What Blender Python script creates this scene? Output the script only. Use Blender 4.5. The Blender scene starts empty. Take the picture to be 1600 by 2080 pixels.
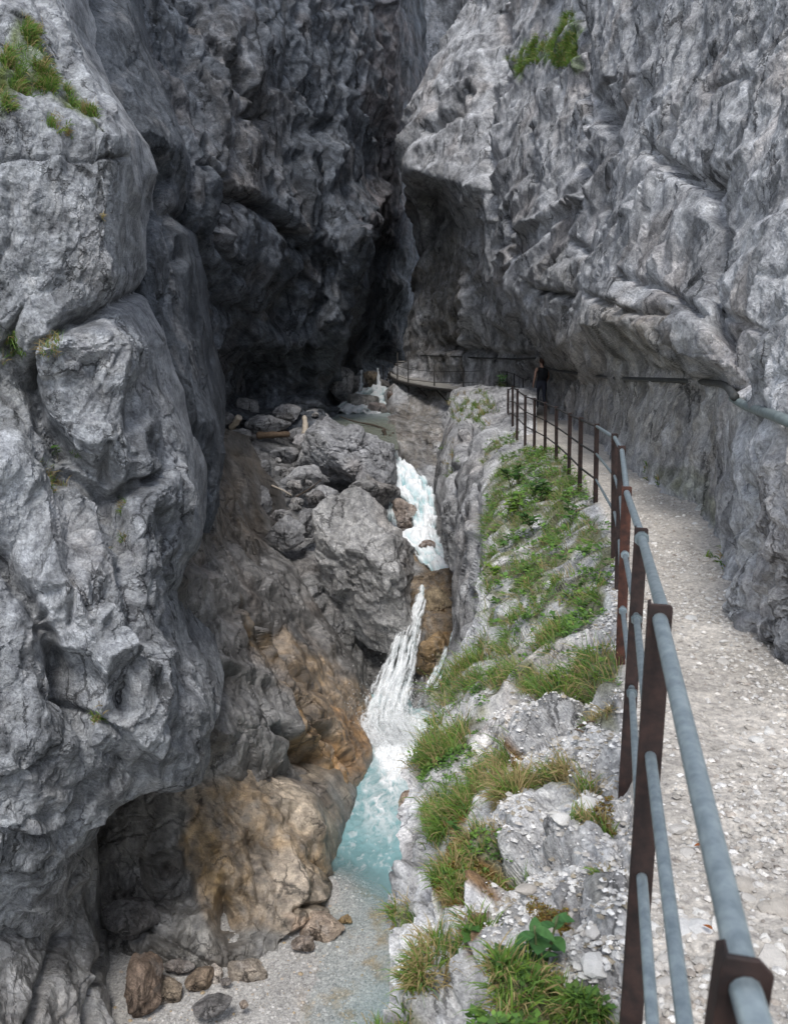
import bpy, bmesh, math, random, time
import numpy as np
from mathutils import Vector, Matrix

T0 = time.time()
SC = bpy.context.scene
COL = SC.collection
rad = math.radians

# ------------------------------------------------------------------ camera
FPX = 1823.0                  # focal length in photo pixels (photo 1600 x 2080)
PITCH = rad(14.2)
CAMZ = 11.3                   # eye height above the gravel bar at the gorge bottom
cam_data = bpy.data.cameras.new('camera')
cam_data.sensor_fit = 'HORIZONTAL'
cam_data.sensor_width = 36.0
cam_data.lens = 36.0 * FPX / 1600.0
cam_data.clip_start = 0.05
cam_data.clip_end = 500.0
cam_data.dof.use_dof = True
cam_data.dof.focus_distance = 13.0
cam_data.dof.aperture_fstop = 11.0
cam = bpy.data.objects.new('camera', cam_data)
cam.location = (0, 0, CAMZ)
cam.rotation_euler = (math.pi / 2 - PITCH, 0, 0)
COL.objects.link(cam)
SC.camera = cam

# ------------------------------------------------------------------ light: overcast daylight in a deep gorge
SUN_EL, SUN_AZ = rad(60), rad(184)       # azimuth measured clockwise from +Y (behind the camera, a little left)
world = bpy.data.worlds.new('World')
SC.world = world
world.use_nodes = True
wn = world.node_tree
wn.nodes.clear()
w_out = wn.nodes.new('ShaderNodeOutputWorld')
w_bg = wn.nodes.new('ShaderNodeBackground')
w_hs = wn.nodes.new('ShaderNodeHueSaturation')
w_sky = wn.nodes.new('ShaderNodeTexSky')
w_sky.sky_type = 'NISHITA'
w_sky.sun_disc = False
w_sky.sun_elevation = SUN_EL
w_sky.sun_rotation = SUN_AZ
w_sky.altitude = 1000
w_hs.inputs['Saturation'].default_value = 0.42
w_bg.inputs['Strength'].default_value = 0.15
wn.links.new(w_sky.outputs[0], w_hs.inputs['Color'])
wn.links.new(w_hs.outputs[0], w_bg.inputs['Color'])
wn.links.new(w_bg.outputs[0], w_out.inputs['Surface'])

sun_data = bpy.data.lights.new('sun', 'SUN')
sun_data.energy = 1.3
sun_data.angle = rad(16)
sun_data.color = (1.0, 0.97, 0.93)
sun = bpy.data.objects.new('sun', sun_data)
sd = Vector((math.sin(SUN_AZ) * math.cos(SUN_EL), math.cos(SUN_AZ) * math.cos(SUN_EL), math.sin(SUN_EL)))
sun.rotation_euler = sd.to_track_quat('Z', 'Y').to_euler()
sun.location = (0, 0, 60)
COL.objects.link(sun)

SC.view_settings.view_transform = 'Standard'
SC.view_settings.look = 'None'
SC.view_settings.exposure = 0.98
SC.view_settings.gamma = 1.0
SC.view_settings.use_curve_mapping = False
SC.render.engine = 'CYCLES'
SC.cycles.use_denoising = True
SC.cycles.use_adaptive_sampling = True
SC.cycles.adaptive_threshold = 0.02
SC.cycles.max_bounces = 5
SC.cycles.diffuse_bounces = 3
SC.cycles.transparent_max_bounces = 12
SC.cycles.caustics_reflective = False
SC.cycles.caustics_refractive = False

# ------------------------------------------------------------------ survey: photo pixel + distance -> point in the gorge
CP, SP = math.cos(PITCH), math.sin(PITCH)

def U(px, py, d):
    """point seen at pixel (px, py) at distance d along the view axis; arrays or scalars"""
    px, py, d = np.broadcast_arrays(np.asarray(px, float), np.asarray(py, float), np.asarray(d, float))
    xc = (px - 800.0) / FPX * d
    yc = (1040.0 - py) / FPX * d
    return np.stack([xc, d * CP + yc * SP, CAMZ - d * SP + yc * CP], -1)

def UV(px, py, d):
    return Vector(U(px, py, d).tolist())

def kdrop(py):
    return SP + (np.asarray(py, float) - 1040.0) / FPX * CP

def ddrop(py, drop):
    """distance at which pixel row py lies `drop` metres below the eye"""
    return drop / kdrop(py)

# ------------------------------------------------------------------ noise
_rng = np.random.RandomState(7)
PERM = np.concatenate([_rng.permutation(256)] * 2).astype(np.int32)
G3 = _rng.normal(size=(256, 3)).astype(np.float32)
G3 /= np.linalg.norm(G3, axis=1)[:, None]
R3 = _rng.rand(256, 3).astype(np.float32)
R3B = (_rng.rand(256, 3).astype(np.float32) - 0.5) * 2
R1 = _rng.rand(256).astype(np.float32)

def _h(ix, iy, iz, seed):
    return np.take(PERM, (np.take(PERM, (np.take(PERM, (ix + seed * 37) & 255) + iy) & 255) + iz) & 255)

from concurrent.futures import ThreadPoolExecutor
POOL = ThreadPoolExecutor(4)

def chunked(f):
    def g(P, seed=0):
        P = np.ascontiguousarray(P, np.float32)
        n = len(P)
        if n < 12000:
            return f(P, seed)
        parts = list(POOL.map(lambda i: f(P[i:i + 12000], seed), range(0, n, 12000)))
        if isinstance(parts[0], tuple):
            return tuple(np.concatenate(q) for q in zip(*parts))
        return np.concatenate(parts)
    return g

GX, GY, GZ = (np.ascontiguousarray(G3[:, i]) for i in range(3))
PERM3 = np.concatenate([PERM, PERM[:256]])

@chunked
def perlin(P, seed=0):
    fl = np.floor(P)
    I = fl.astype(np.int32)
    f = P - fl
    u = f * f * f * (f * (f * 6 - 15) + 10)
    x, y, z = (np.ascontiguousarray(f[:, i]) for i in range(3))
    ux, uy, uz = (np.ascontiguousarray(u[:, i]) for i in range(3))
    ix, iy, iz = (I[:, 0] + seed * 37) & 255, I[:, 1] & 255, I[:, 2] & 255
    res = []
    for dx in (0, 1):
        a = np.take(PERM3, ix + dx)
        ry = []
        for dy in (0, 1):
            ab = np.take(PERM3, a + iy + dy)
            rz = []
            for dz in (0, 1):
                h = np.take(PERM3, ab + iz + dz)
                rz.append(np.take(GX, h) * (x - dx) + np.take(GY, h) * (y - dy) + np.take(GZ, h) * (z - dz))
            ry.append(rz[0] + uz * (rz[1] - rz[0]))
        res.append(ry[0] + uy * (ry[1] - ry[0]))
    return (res[0] + ux * (res[1] - res[0])) * 1.6

def fbm(P, octaves=4, seed=0, gain=0.5, lac=2.03):
    a, out, q = 1.0, 0, np.asarray(P, np.float32)
    for o in range(octaves):
        out = out + a * perlin(q, seed + o)
        a *= gain
        q = q * lac + 3.7
    return out

def ridged(P, octaves=4, seed=0, gain=0.5, spf=None):
    """spf: sample spacing times base frequency, octaves too fine for the mesh are left out"""
    a, out, q = 1.0, 0, np.asarray(P, np.float32)
    for o in range(octaves):
        k = 1.0 if spf is None else np.clip(1.25 - spf * 2.07 ** o * 1.7, 0, 1)
        out = out + a * k * (0.62 - np.abs(perlin(q, seed + o)) * 1.8)
        a *= gain
        q = q * 2.07 + 1.3
    return out

@chunked
def worley(P, seed=0):
    I = np.floor(P).astype(np.int32)
    f = P - I
    n = len(P)
    f1 = np.full(n, 9.0, np.float32)
    f2 = np.full(n, 9.0, np.float32)
    cid = np.zeros(n, np.int32)
    dl = np.zeros((n, 3), np.float32)
    for dx in (-1, 0, 1):
        for dy in (-1, 0, 1):
            for dz in (-1, 0, 1):
                h = _h(I[:, 0] + dx, I[:, 1] + dy, I[:, 2] + dz, seed)
                r = R3[h]
                v = f - r
                v[:, 0] -= dx
                v[:, 1] -= dy
                v[:, 2] -= dz
                d2 = (v * v).sum(1)
                closer = d2 < f1
                f2 = np.where(closer, f1, np.minimum(f2, d2))
                f1 = np.where(closer, d2, f1)
                cid = np.where(closer, h, cid)
                dl[closer] = v[closer]
    return np.sqrt(f1), np.sqrt(f2), cid, dl

def sstep(a, b, x):
    t = np.clip((x - a) / (b - a), 0, 1)
    return t * t * (3 - 2 * t)

def rot_xyz(ax, ay, az):
    return np.array(Matrix.Rotation(az, 3, 'Z') @ Matrix.Rotation(ay, 3, 'Y') @ Matrix.Rotation(ax, 3, 'X'), np.float32)

RX, RY, RZ = (np.ascontiguousarray(R3[:, i]) for i in range(3))
TX, TY, TZ = (np.ascontiguousarray(R3B[:, i]) for i in range(3))

def _facet_chunk(q, k, seed):
    """fractured planes: every cell is a tilted plane, joined to its neighbours by ramps of width ~1/k"""
    fl = np.floor(q)
    I = fl.astype(np.int32)
    f = q - fl
    fx_, fy_, fz_ = (np.ascontiguousarray(f[:, i]) for i in range(3))
    ix, iy, iz = (I[:, 0] + seed * 37) & 255, I[:, 1] & 255, I[:, 2] & 255
    n = len(q)
    f1 = np.full(n, 9.0, np.float32)
    f2 = np.full(n, 9.0, np.float32)
    cid = np.zeros(n, np.int32)
    D, H = [], []
    for dx in (-1, 0, 1):
        a = np.take(PERM3, ix + (dx & 255) & 255)
        for dy in (-1, 0, 1):
            ab = np.take(PERM3, a + ((iy + dy) & 255))
            for dz in (-1, 0, 1):
                h = np.take(PERM3, ab + ((iz + dz) & 255))
                vx, vy, vz = fx_ - np.take(RX, h) - dx, fy_ - np.take(RY, h) - dy, fz_ - np.take(RZ, h) - dz
                d2 = vx * vx + vy * vy + vz * vz
                closer = d2 < f1
                f2 = np.where(closer, f1, np.minimum(f2, d2))
                f1 = np.where(closer, d2, f1)
                cid = np.where(closer, h, cid)
                t = (h + seed * 11) & 255
                D.append(d2)
                H.append((vx * np.take(TX, t) + vy * np.take(TY, t) + vz * np.take(TZ, t)) * 0.95 + (np.take(R1, (h + seed * 5 + 3) & 255) - 0.5) * 0.75)
    num = np.zeros(n, np.float32)
    den = np.zeros(n, np.float32)
    for d2, h in zip(D, H):
        w = np.exp(-k * (d2 - f1))
        num += w * h
        den += w
    return num / den, np.sqrt(f1), np.sqrt(f2), cid

def facet(P, s, seed, stretch=(1, 1, 0.55), rot=None, spacing=None, amp=0.1):
    q = np.asarray(P, np.float32)
    if rot is not None:
        q = q @ rot.T
    q = np.ascontiguousarray(q * (np.array(stretch, np.float32) * s))
    n = len(q)
    sp = np.full(n, 0.02, np.float32) if spacing is None else (spacing * s).astype(np.float32)
    k = np.clip(1.0 / np.maximum(amp * s * 0.15, 2.6 * sp), 0.8, 40.0).astype(np.float32)
    att = np.clip(1.3 - sp * 3.2, 0.0, 1.0)
    parts = list(POOL.map(lambda i: _facet_chunk(q[i:i + 8000], k[i:i + 8000], seed), range(0, n, 8000)))
    h, f1, f2, cid = (np.concatenate(x) for x in zip(*parts))
    crack = np.exp(-((f2 - f1) / (0.05 + 1.6 * np.clip(sp, 0, 1))) ** 2) * att * (R1[(cid + 77) & 255] > 0.5)
    return h * att, crack, cid

# ------------------------------------------------------------------ mesh helpers
MATS = {}

def mesh_obj(name, verts, faces, mat=None, parent=None, smooth=False, col=None):
    me = bpy.data.meshes.new(name)
    verts = np.asarray(verts, np.float32)
    faces = np.asarray(faces, np.int32)
    nv, nf, k = len(verts), len(faces), faces.shape[1]
    me.vertices.add(nv)
    me.vertices.foreach_set('co', verts.ravel())
    me.loops.add(nf * k)
    me.loops.foreach_set('vertex_index', faces.ravel())
    me.polygons.add(nf)
    me.polygons.foreach_set('loop_start', np.arange(0, nf * k, k, dtype=np.int32))
    me.polygons.foreach_set('use_smooth', np.full(nf, smooth))
    me.update(calc_edges=True)
    if col is not None:
        a = me.color_attributes.new('tint', 'FLOAT_COLOR', 'POINT')
        c4 = np.ones((nv, 4), np.float32)
        c4[:, :col.shape[1]] = col
        a.data.foreach_set('color', c4.ravel())
    if mat is not None:
        me.materials.append(mat)
    ob = bpy.data.objects.new(name, me)
    COL.objects.link(ob)
    if parent is not None:
        ob.parent = parent
    return ob

def tag(o, label=None, cat=None, group=None, kind=None):
    if label:
        o['label'] = label
    if cat:
        o['category'] = cat
    if group:
        o['group'] = group
    if kind:
        o['kind'] = kind
    return o

def empty(name, loc, label=None, cat=None, group=None):
    o = bpy.data.objects.new(name, None)
    o.location = loc
    o.empty_display_size = 0.2
    COL.objects.link(o)
    return tag(o, label, cat, group)

# ------------------------------------------------------------------ materials
def new_mat(name):
    m = bpy.data.materials.new(name)
    m.use_nodes = True
    nt = m.node_tree
    nt.nodes.clear()
    out = nt.nodes.new('ShaderNodeOutputMaterial')
    b = nt.nodes.new('ShaderNodeBsdfPrincipled')
    nt.links.new(b.outputs[0], out.inputs['Surface'])
    MATS[name] = m
    return m, nt, b

def ramp(nt, stops):
    r = nt.nodes.new('ShaderNodeValToRGB')
    el = r.color_ramp.elements
    while len(el) > 1:
        el.remove(el[-1])
    el[0].position, el[0].color = stops[0][0], (*stops[0][1], 1)
    for p, c in stops[1:]:
        e = el.new(p)
        e.color = (*c, 1)
    return r

def tex(nt, kind, scale, detail=4, rough=0.6, coord=None, mapping=None):
    t = nt.nodes.new(kind)
    t.inputs['Scale'].default_value = scale
    if 'Detail' in t.inputs:
        t.inputs['Detail'].default_value = detail
    if 'Roughness' in t.inputs and kind == 'ShaderNodeTexNoise':
        t.inputs['Roughness'].default_value = rough
    if coord is not None:
        nt.links.new(coord, t.inputs['Vector'])
    return t

def mul(nt, a, b, fac=1.0, mode='MULTIPLY'):
    m = nt.nodes.new('ShaderNodeMix')
    m.data_type = 'RGBA'
    m.blend_type = mode
    m.inputs[0].default_value = fac
    nt.links.new(a, m.inputs[6])
    nt.links.new(b, m.inputs[7])
    return m.outputs[2]

def rock_material(name, scale=1.0, rough=0.85, spec=0.25, bump=0.6, speck=1.0, seams=1.0):
    """stone whose broad colour comes from the mineral tint stored on the mesh, with grain, specks and fine relief on top"""
    m, nt, b = new_mat(name)
    co = nt.nodes.new('ShaderNodeTexCoord').outputs['Object']
    at = nt.nodes.new('ShaderNodeAttribute')
    at.attribute_name = 'tint'
    n1 = tex(nt, 'ShaderNodeTexNoise', 7 * scale, 3, 0.7, co)
    n2 = tex(nt, 'ShaderNodeTexNoise', 26 * scale, 4, 0.8, co)
    r1 = ramp(nt, [(0.30, (0.62, 0.62, 0.64)), (0.5, (0.98, 0.98, 0.98)), (0.70, (1.32, 1.31, 1.29))])
    s = 0.38 * speck
    r2 = ramp(nt, [(0.32, (1 - s, 1 - s, 1 - s)), (0.5, (1, 1, 1)), (0.66, (1 + s, 1 + s, 1 + s))])
    nt.links.new(n1.outputs[0], r1.inputs[0])
    nt.links.new(n2.outputs[0], r2.inputs[0])
    mp = nt.nodes.new('ShaderNodeMapping')
    mp.inputs['Rotation'].default_value = (0.2, -0.45, 0.3)
    mp.inputs['Scale'].default_value = (1.0, 1.0, 0.38)
    nt.links.new(co, mp.inputs['Vector'])
    wv = nt.nodes.new('ShaderNodeMix')
    wv.data_type = 'VECTOR'
    wv.inputs[0].default_value = 0.16 / scale
    nt.links.new(mp.outputs[0], wv.inputs[4])
    nt.links.new(n1.outputs['Color'], wv.inputs[5])
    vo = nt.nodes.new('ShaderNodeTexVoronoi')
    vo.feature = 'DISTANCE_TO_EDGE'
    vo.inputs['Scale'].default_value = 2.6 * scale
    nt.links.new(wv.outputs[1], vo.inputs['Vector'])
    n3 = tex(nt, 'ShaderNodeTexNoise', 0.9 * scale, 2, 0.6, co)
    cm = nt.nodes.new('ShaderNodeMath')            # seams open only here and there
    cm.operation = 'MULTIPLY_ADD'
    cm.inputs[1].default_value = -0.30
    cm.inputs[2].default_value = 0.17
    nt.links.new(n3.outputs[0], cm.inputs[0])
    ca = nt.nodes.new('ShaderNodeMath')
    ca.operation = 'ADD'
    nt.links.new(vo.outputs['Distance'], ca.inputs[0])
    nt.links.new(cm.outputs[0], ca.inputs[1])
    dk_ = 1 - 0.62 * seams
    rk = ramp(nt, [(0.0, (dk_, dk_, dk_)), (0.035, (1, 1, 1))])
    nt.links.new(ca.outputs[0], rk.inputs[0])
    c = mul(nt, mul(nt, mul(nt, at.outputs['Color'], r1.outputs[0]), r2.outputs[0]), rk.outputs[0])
    nt.links.new(c, b.inputs['Base Color'])
    b.inputs['Roughness'].default_value = rough
    b.inputs['Specular IOR Level'].default_value = spec
    bp = nt.nodes.new('ShaderNodeBump')
    bp.inputs['Strength'].default_value = bump
    bp.inputs['Distance'].default_value = 0.06 / scale
    hm = nt.nodes.new('ShaderNodeMath')
    hm.operation = 'MULTIPLY_ADD'
    hm.inputs[1].default_value = 1.3
    nt.links.new(n1.outputs[0], hm.inputs[0])
    nt.links.new(n2.outputs[0], hm.inputs[2])
    hk = nt.nodes.new('ShaderNodeMath')
    hk.operation = 'MULTIPLY_ADD'
    hk.inputs[1].default_value = 0.8
    nt.links.new(rk.outputs[0], hk.inputs[0])
    nt.links.new(hm.outputs[0], hk.inputs[2])
    nt.links.new(hk.outputs[0], bp.inputs['Height'])
    nt.links.new(bp.outputs[0], b.inputs['Normal'])
    return m

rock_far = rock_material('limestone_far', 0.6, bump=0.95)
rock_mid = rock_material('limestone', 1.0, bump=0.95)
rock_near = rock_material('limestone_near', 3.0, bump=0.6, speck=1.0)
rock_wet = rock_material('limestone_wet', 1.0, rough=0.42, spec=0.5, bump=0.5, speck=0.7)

# ------------------------------------------------------------------ rock masses
def rbf_fit(pts, soft=0.45):
    c2 = soft * soft
    pts = np.asarray(pts, float)
    X, v = pts[:, :2] / 100.0, np.log(pts[:, 2])
    m = v.mean()
    D = np.sqrt(((X[:, None] - X[None]) ** 2).sum(-1) + c2)
    n = len(X)
    A = np.zeros((n + 3, n + 3))
    A[:n, :n] = D + np.eye(n) * 1e-6
    A[:n, n] = 1
    A[:n, n + 1:] = X
    A[n:, :n] = A[:n, n:].T
    w = np.linalg.solve(A, np.concatenate([v - m, [0, 0, 0]]))
    def f(x, y):
        x, y = np.asarray(x, float).ravel() / 100.0, np.asarray(y, float).ravel() / 100.0
        out = np.empty(len(x))
        for i in range(0, len(x), 40000):
            q = np.stack([x[i:i + 40000], y[i:i + 40000]], 1)
            out[i:i + 40000] = np.sqrt(((q[:, None] - X[None]) ** 2).sum(-1) + c2) @ w[:n] + w[n] + q @ w[n + 1:]
        return np.exp(out + m)
    return f

def seg_dist(px, py, line):
    best = np.full(px.shape, 1e9)
    for (x0, y0), (x1, y1) in zip(line[:-1], line[1:]):
        dx, dy = x1 - x0, y1 - y0
        t = np.clip(((px - x0) * dx + (py - y0) * dy) / (dx * dx + dy * dy + 1e-9), 0, 1)
        best = np.minimum(best, np.hypot(px - x0 - t * dx, py - y0 - t * dy))
    return best

def in_poly(px, py, poly):
    inside = np.zeros(px.shape, bool)
    n = len(poly)
    for i in range(n):
        x0, y0 = poly[i]
        x1, y1 = poly[(i + 1) % n]
        c = ((y0 > py) != (y1 > py)) & (px < (x1 - x0) * (py - y0) / (y1 - y0 + 1e-9) + x0)
        inside ^= c
    return inside

def poly_soft(px, py, poly, soft):
    pa = np.array(poly)
    out = np.zeros(px.shape)
    i = np.nonzero((px > pa[:, 0].min() - soft) & (px < pa[:, 0].max() + soft) & (py > pa[:, 1].min() - soft) & (py < pa[:, 1].max() + soft))[0]
    x, y = px[i], py[i]
    d = seg_dist(x, y, list(poly) + [poly[0]])
    out[i] = sstep(-soft, soft, np.where(in_poly(x, y, poly), d, -d))
    return out

def grid_normals(P):
    du = np.gradient(P, axis=1)
    dv = np.gradient(P, axis=0)
    n = np.cross(du, dv)
    n /= np.linalg.norm(n, axis=-1, keepdims=True) + 1e-9
    return n

def blur(N, w):
    """average directions over a wide neighbourhood so that neighbouring points move out side by side"""
    for _ in range(3):
        for ax in (0, 1):
            k = min(w, (N.shape[ax] - 1) // 2)
            pad = [(0, 0)] * 3
            pad[ax] = (k + 1, k)
            c = np.cumsum(np.pad(N, pad, mode='edge'), axis=ax)
            n = N.shape[ax]
            N = np.take(c, np.arange(2 * k + 1, 2 * k + 1 + n), axis=ax) - np.take(c, np.arange(0, n), axis=ax)
            N = N / (2 * k + 1)
    return N / (np.linalg.norm(N, axis=-1, keepdims=True) + 1e-9)

def planar_net(pts, gx, gy):
    """flat slabs between the survey points: 1/distance is linear over each triangle, so each is a plane in space; nan outside"""
    from mathutils.geometry import delaunay_2d_cdt
    P2 = [Vector((p[0], p[1])) for p in pts]
    v, e, tri, ov, oe, of = delaunay_2d_cdt(P2, [], [], 0, 1e-4)
    inv = [1.0 / pts[o[0]][2] for o in ov]
    out = np.full((len(gy), len(gx)), np.nan, np.float32)
    for t in tri:
        (ax, ay), (bx, by), (cx, cy) = (v[i][:] for i in t)
        i0, i1 = np.searchsorted(gx, [min(ax, bx, cx), max(ax, bx, cx)])
        j0, j1 = np.searchsorted(gy, [min(ay, by, cy), max(ay, by, cy)])
        if i1 <= i0 or j1 <= j0:
            continue
        X_, Y_ = np.meshgrid(gx[i0:i1], gy[j0:j1])
        den = (by - cy) * (ax - cx) + (cx - bx) * (ay - cy)
        if abs(den) < 1e-6:
            continue
        wa = ((by - cy) * (X_ - cx) + (cx - bx) * (Y_ - cy)) / den
        wb = ((cy - ay) * (X_ - cx) + (ax - cx) * (Y_ - cy)) / den
        wc = 1 - wa - wb
        ins = (wa >= -1e-6) & (wb >= -1e-6) & (wc >= -1e-6)
        val = wa * inv[t[0]] + wb * inv[t[1]] + wc * inv[t[2]]
        blk = out[j0:j1, i0:i1]
        blk[ins] = -np.log(val[ins].clip(1e-3, None))
    return out

class Mass:
    """one rock mass: a surveyed surface, displaced by fractures, with folded-back sides"""
    pass

def rock_mass(ys, L, R, pts, step=3.0, pad=(0, 0), wrapL=None, wrapR=None, wrapB=None, roll=40, rollamt=0.06,
              carve=(), amp=(0.6, 0.25, 0.08, 0.03), scl=(0.35, 0.95, 2.6), stretch=(1, 1, 0.5), rot=None, seed=1,
              ampmask=None, soft=0.45, relax=18, nblur=14, beds=(), slab=0.0, fine_free=False, creases=()):
    f = rbf_fit(pts, soft)
    y0, y1 = ys
    rows = []
    y = y0
    while y < y1:
        rows.append(y)
        y += step if (-40 <= y <= 2120) else max(step, min(45.0, step + abs((y + 40) if y < 0 else (y - 2120)) * 0.12))
    rows.append(y1)
    rows = np.array(rows, float)
    xl = np.interp(rows, [p[0] for p in L], [p[1] for p in L])
    xr = np.interp(rows, [p[0] for p in R], [p[1] for p in R])
    n = int(max((xr - xl).max() / step, 8)) + 1
    u = np.linspace(0, 1, n)
    px = xl[:, None] + (xr - xl)[:, None] * u
    py = np.repeat(rows[:, None], n, 1)
    d0 = f(px[::6], py[::6]).reshape(px[::6].shape)
    ln = np.sqrt(np.diff(px[::6], axis=1) ** 2 + (0.7 * FPX * np.diff(np.log(d0), axis=1)) ** 2)
    vis = ((rows > -60) & (rows < 2130))[::6]
    cost = ln[vis].mean(0)
    n2 = int(min(cost.sum() / step, 2.6 * n)) + 1
    cum = np.concatenate([[0], np.cumsum(cost)])
    u = np.interp(np.linspace(0, cum[-1], n2), cum, u)
    n = n2
    px = xl[:, None] + (xr - xl)[:, None] * u
    py = np.repeat(rows[:, None], n, 1)
    # even out the net on the real surface: vertices move towards the longer of their edges, so steep parts get as many as flat ones
    gx0, gx1 = xl.min() - 20, xr.max() + 20
    gx, gy = np.arange(gx0, gx1 + 6, 6.0, dtype=np.float32), np.arange(y0 - 20, y1 + 26, 6.0, dtype=np.float32)
    LG = np.log(f(*np.meshgrid(gx.astype(float), gy.astype(float)))).reshape(len(gy), len(gx)).astype(np.float32)
    if slab > 0:
        ext = list(pts)
        ex = [(x + 28, y) for y, x in R if y0 <= y <= y1] + [(x - 28, y) for y, x in L if y0 <= y <= y1]
        ex += [(xl[0] - 28, y0), (xr[0] + 28, y0), (xl[-1] - 28, y1), (xr[-1] + 28, y1)]
        for line, dep_, hw_ in creases:              # V-shaped clefts (dep_ > 0) and sharp arrises (dep_ < 0)
            la = [Vector(q) for q in line]
            for i_ in range(len(la)):
                tg = (la[min(i_ + 1, len(la) - 1)] - la[max(i_ - 1, 0)]).normalized()
                nr = Vector((-tg.y, tg.x)) * hw_
                q = la[i_]
                ext = [e_ for e_ in ext if (e_[0] - q.x) ** 2 + (e_[1] - q.y) ** 2 > (0.8 * hw_) ** 2]
        ccen = [tuple(q) for line, _, _ in creases for q in line]
        for line, dep_, hw_ in creases:
            la = [Vector(q) for q in line]
            for i_ in range(len(la)):
                tg = (la[min(i_ + 1, len(la) - 1)] - la[max(i_ - 1, 0)]).normalized()
                nr = Vector((-tg.y, tg.x)) * hw_
                q = la[i_]
                ext.append((q.x, q.y, float(f([q.x], [q.y])[0]) + dep_ * (0.8 + 0.4 * ((i_ * 7) % 3) / 2)))
                for sg in (-1, 1):
                    w_ = q + nr * sg
                    if all((w_.x - a_) ** 2 + (w_.y - b_) ** 2 > (0.6 * hw_) ** 2 for a_, b_ in ccen):
                        ex.append((w_.x, w_.y))
        dx_ = f([e_[0] for e_ in ex], [e_[1] for e_ in ex])
        ext += [(e_[0], e_[1], float(q)) for e_, q in zip(ex, dx_)]
        PN = planar_net(ext, gx, gy)
        hole = np.isnan(PN)
        wk_ = (~hole).astype(np.float32)[..., None]
        for _ in range(2):
            for ax in (0, 1):
                c_ = np.cumsum(np.pad(wk_, [(8, 7) if a_ == ax else (0, 0) for a_ in range(3)], mode='edge'), axis=ax)
                n_ = wk_.shape[ax]
                wk_ = (np.take(c_, np.arange(15, 15 + n_), axis=ax) - np.take(c_, np.arange(0, n_), axis=ax)) / 15.0
        wk_ = slab * np.clip(2 * wk_[..., 0] - 1, 0, 1)
        PN = np.where(hole, LG, PN)
        LG = (wk_ * PN + (1 - wk_) * LG).astype(np.float32)
    def logd(x, y):
        fx_, fy_ = np.clip((x - gx[0]) / 6.0, 0, len(gx) - 1.001), np.clip((y - gy[0]) / 6.0, 0, len(gy) - 1.001)
        ix, iy = fx_.astype(np.int32), fy_.astype(np.int32)
        tx, ty = fx_ - ix, fy_ - iy
        return (LG[iy, ix] * (1 - tx) + LG[iy, ix + 1] * tx) * (1 - ty) + (LG[iy + 1, ix] * (1 - tx) + LG[iy + 1, ix + 1] * tx) * ty
    def cubic(x, y):
        fx_, fy_ = np.clip((x - gx[0]) / 6.0, 1, len(gx) - 3.001), np.clip((y - gy[0]) / 6.0, 1, len(gy) - 3.001)
        ix, iy = np.floor(fx_).astype(np.int32), np.floor(fy_).astype(np.int32)
        tx, ty = (fx_ - ix).astype(np.float32), (fy_ - iy).astype(np.float32)
        def wts(t):
            return (0.5 * (-t + 2 * t * t - t ** 3), 0.5 * (2 - 5 * t * t + 3 * t ** 3), 0.5 * (t + 4 * t * t - 3 * t ** 3), 0.5 * (-t * t + t ** 3))
        wx_, wy_ = wts(tx), wts(ty)
        return sum(wy_[j] * sum(wx_[i] * LG[iy + j - 1, ix + i - 1] for i in range(4)) for j in range(4))
    px, py = px.astype(np.float32), py.astype(np.float32)
    inner = ((rows > -30) & (rows < 2110))[1:-1, None]
    for it in range(relax):
        ld = logd(px, py)
        h_ = np.sqrt(np.diff(px, axis=1) ** 2 + np.diff(py, axis=1) ** 2 + (FPX * np.diff(ld, axis=1)) ** 2)
        v_ = np.sqrt(np.diff(px, axis=0) ** 2 + np.diff(py, axis=0) ** 2 + (FPX * np.diff(ld, axis=0)) ** 2)
        wl, wr = h_[1:-1, :-1], h_[1:-1, 1:]
        wu, wd_ = v_[:-1, 1:-1], v_[1:, 1:-1]
        hs, vs = wl + wr + 1e-6, wu + wd_ + 1e-6
        nx_ = 0.5 * ((wl * px[1:-1, :-2] + wr * px[1:-1, 2:]) / hs + (wu * px[:-2, 1:-1] + wd_ * px[2:, 1:-1]) / vs)
        ny_ = 0.5 * ((wl * py[1:-1, :-2] + wr * py[1:-1, 2:]) / hs + (wu * py[:-2, 1:-1] + wd_ * py[2:, 1:-1]) / vs)
        px[1:-1, 1:-1] += 0.42 * (nx_ - px[1:-1, 1:-1])
        py[1:-1, 1:-1] += np.where(inner, 0.42 * (ny_ - py[1:-1, 1:-1]), 0)
    d = np.exp(cubic(px, py)).astype(np.float64)
    xl = np.interp(py[:, 0], [p[0] for p in L], [p[1] for p in L])
    xle = np.interp(py, [p[0] for p in L], [p[1] for p in L])
    xre = np.interp(py, [p[0] for p in R], [p[1] for p in R])
    if wrapL is not None:
        t = np.clip(1 - (px - xle) / roll, 0, 1)
        d = d * (1 + rollamt * t * t)
    if wrapR is not None:
        t = np.clip(1 - (xre - px) / roll, 0, 1)
        d = d * (1 + rollamt * t * t)
    P = U(px, py, d)
    k = 18
    s = np.linspace(0, 1, k + 1)[1:] ** 1.4
    def fold(edge, w):
        v = np.array(w, float)
        return edge[:, None, :] + s[None, :, None] * v
    if wrapL is not None:
        F = fold(P[:, 0], wrapL)[:, ::-1]
        P = np.concatenate([F, P], 1)
        px = np.concatenate([np.repeat(px[:, :1], k, 1), px], 1)
        py = np.concatenate([np.repeat(py[:, :1], k, 1), py], 1)
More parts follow.
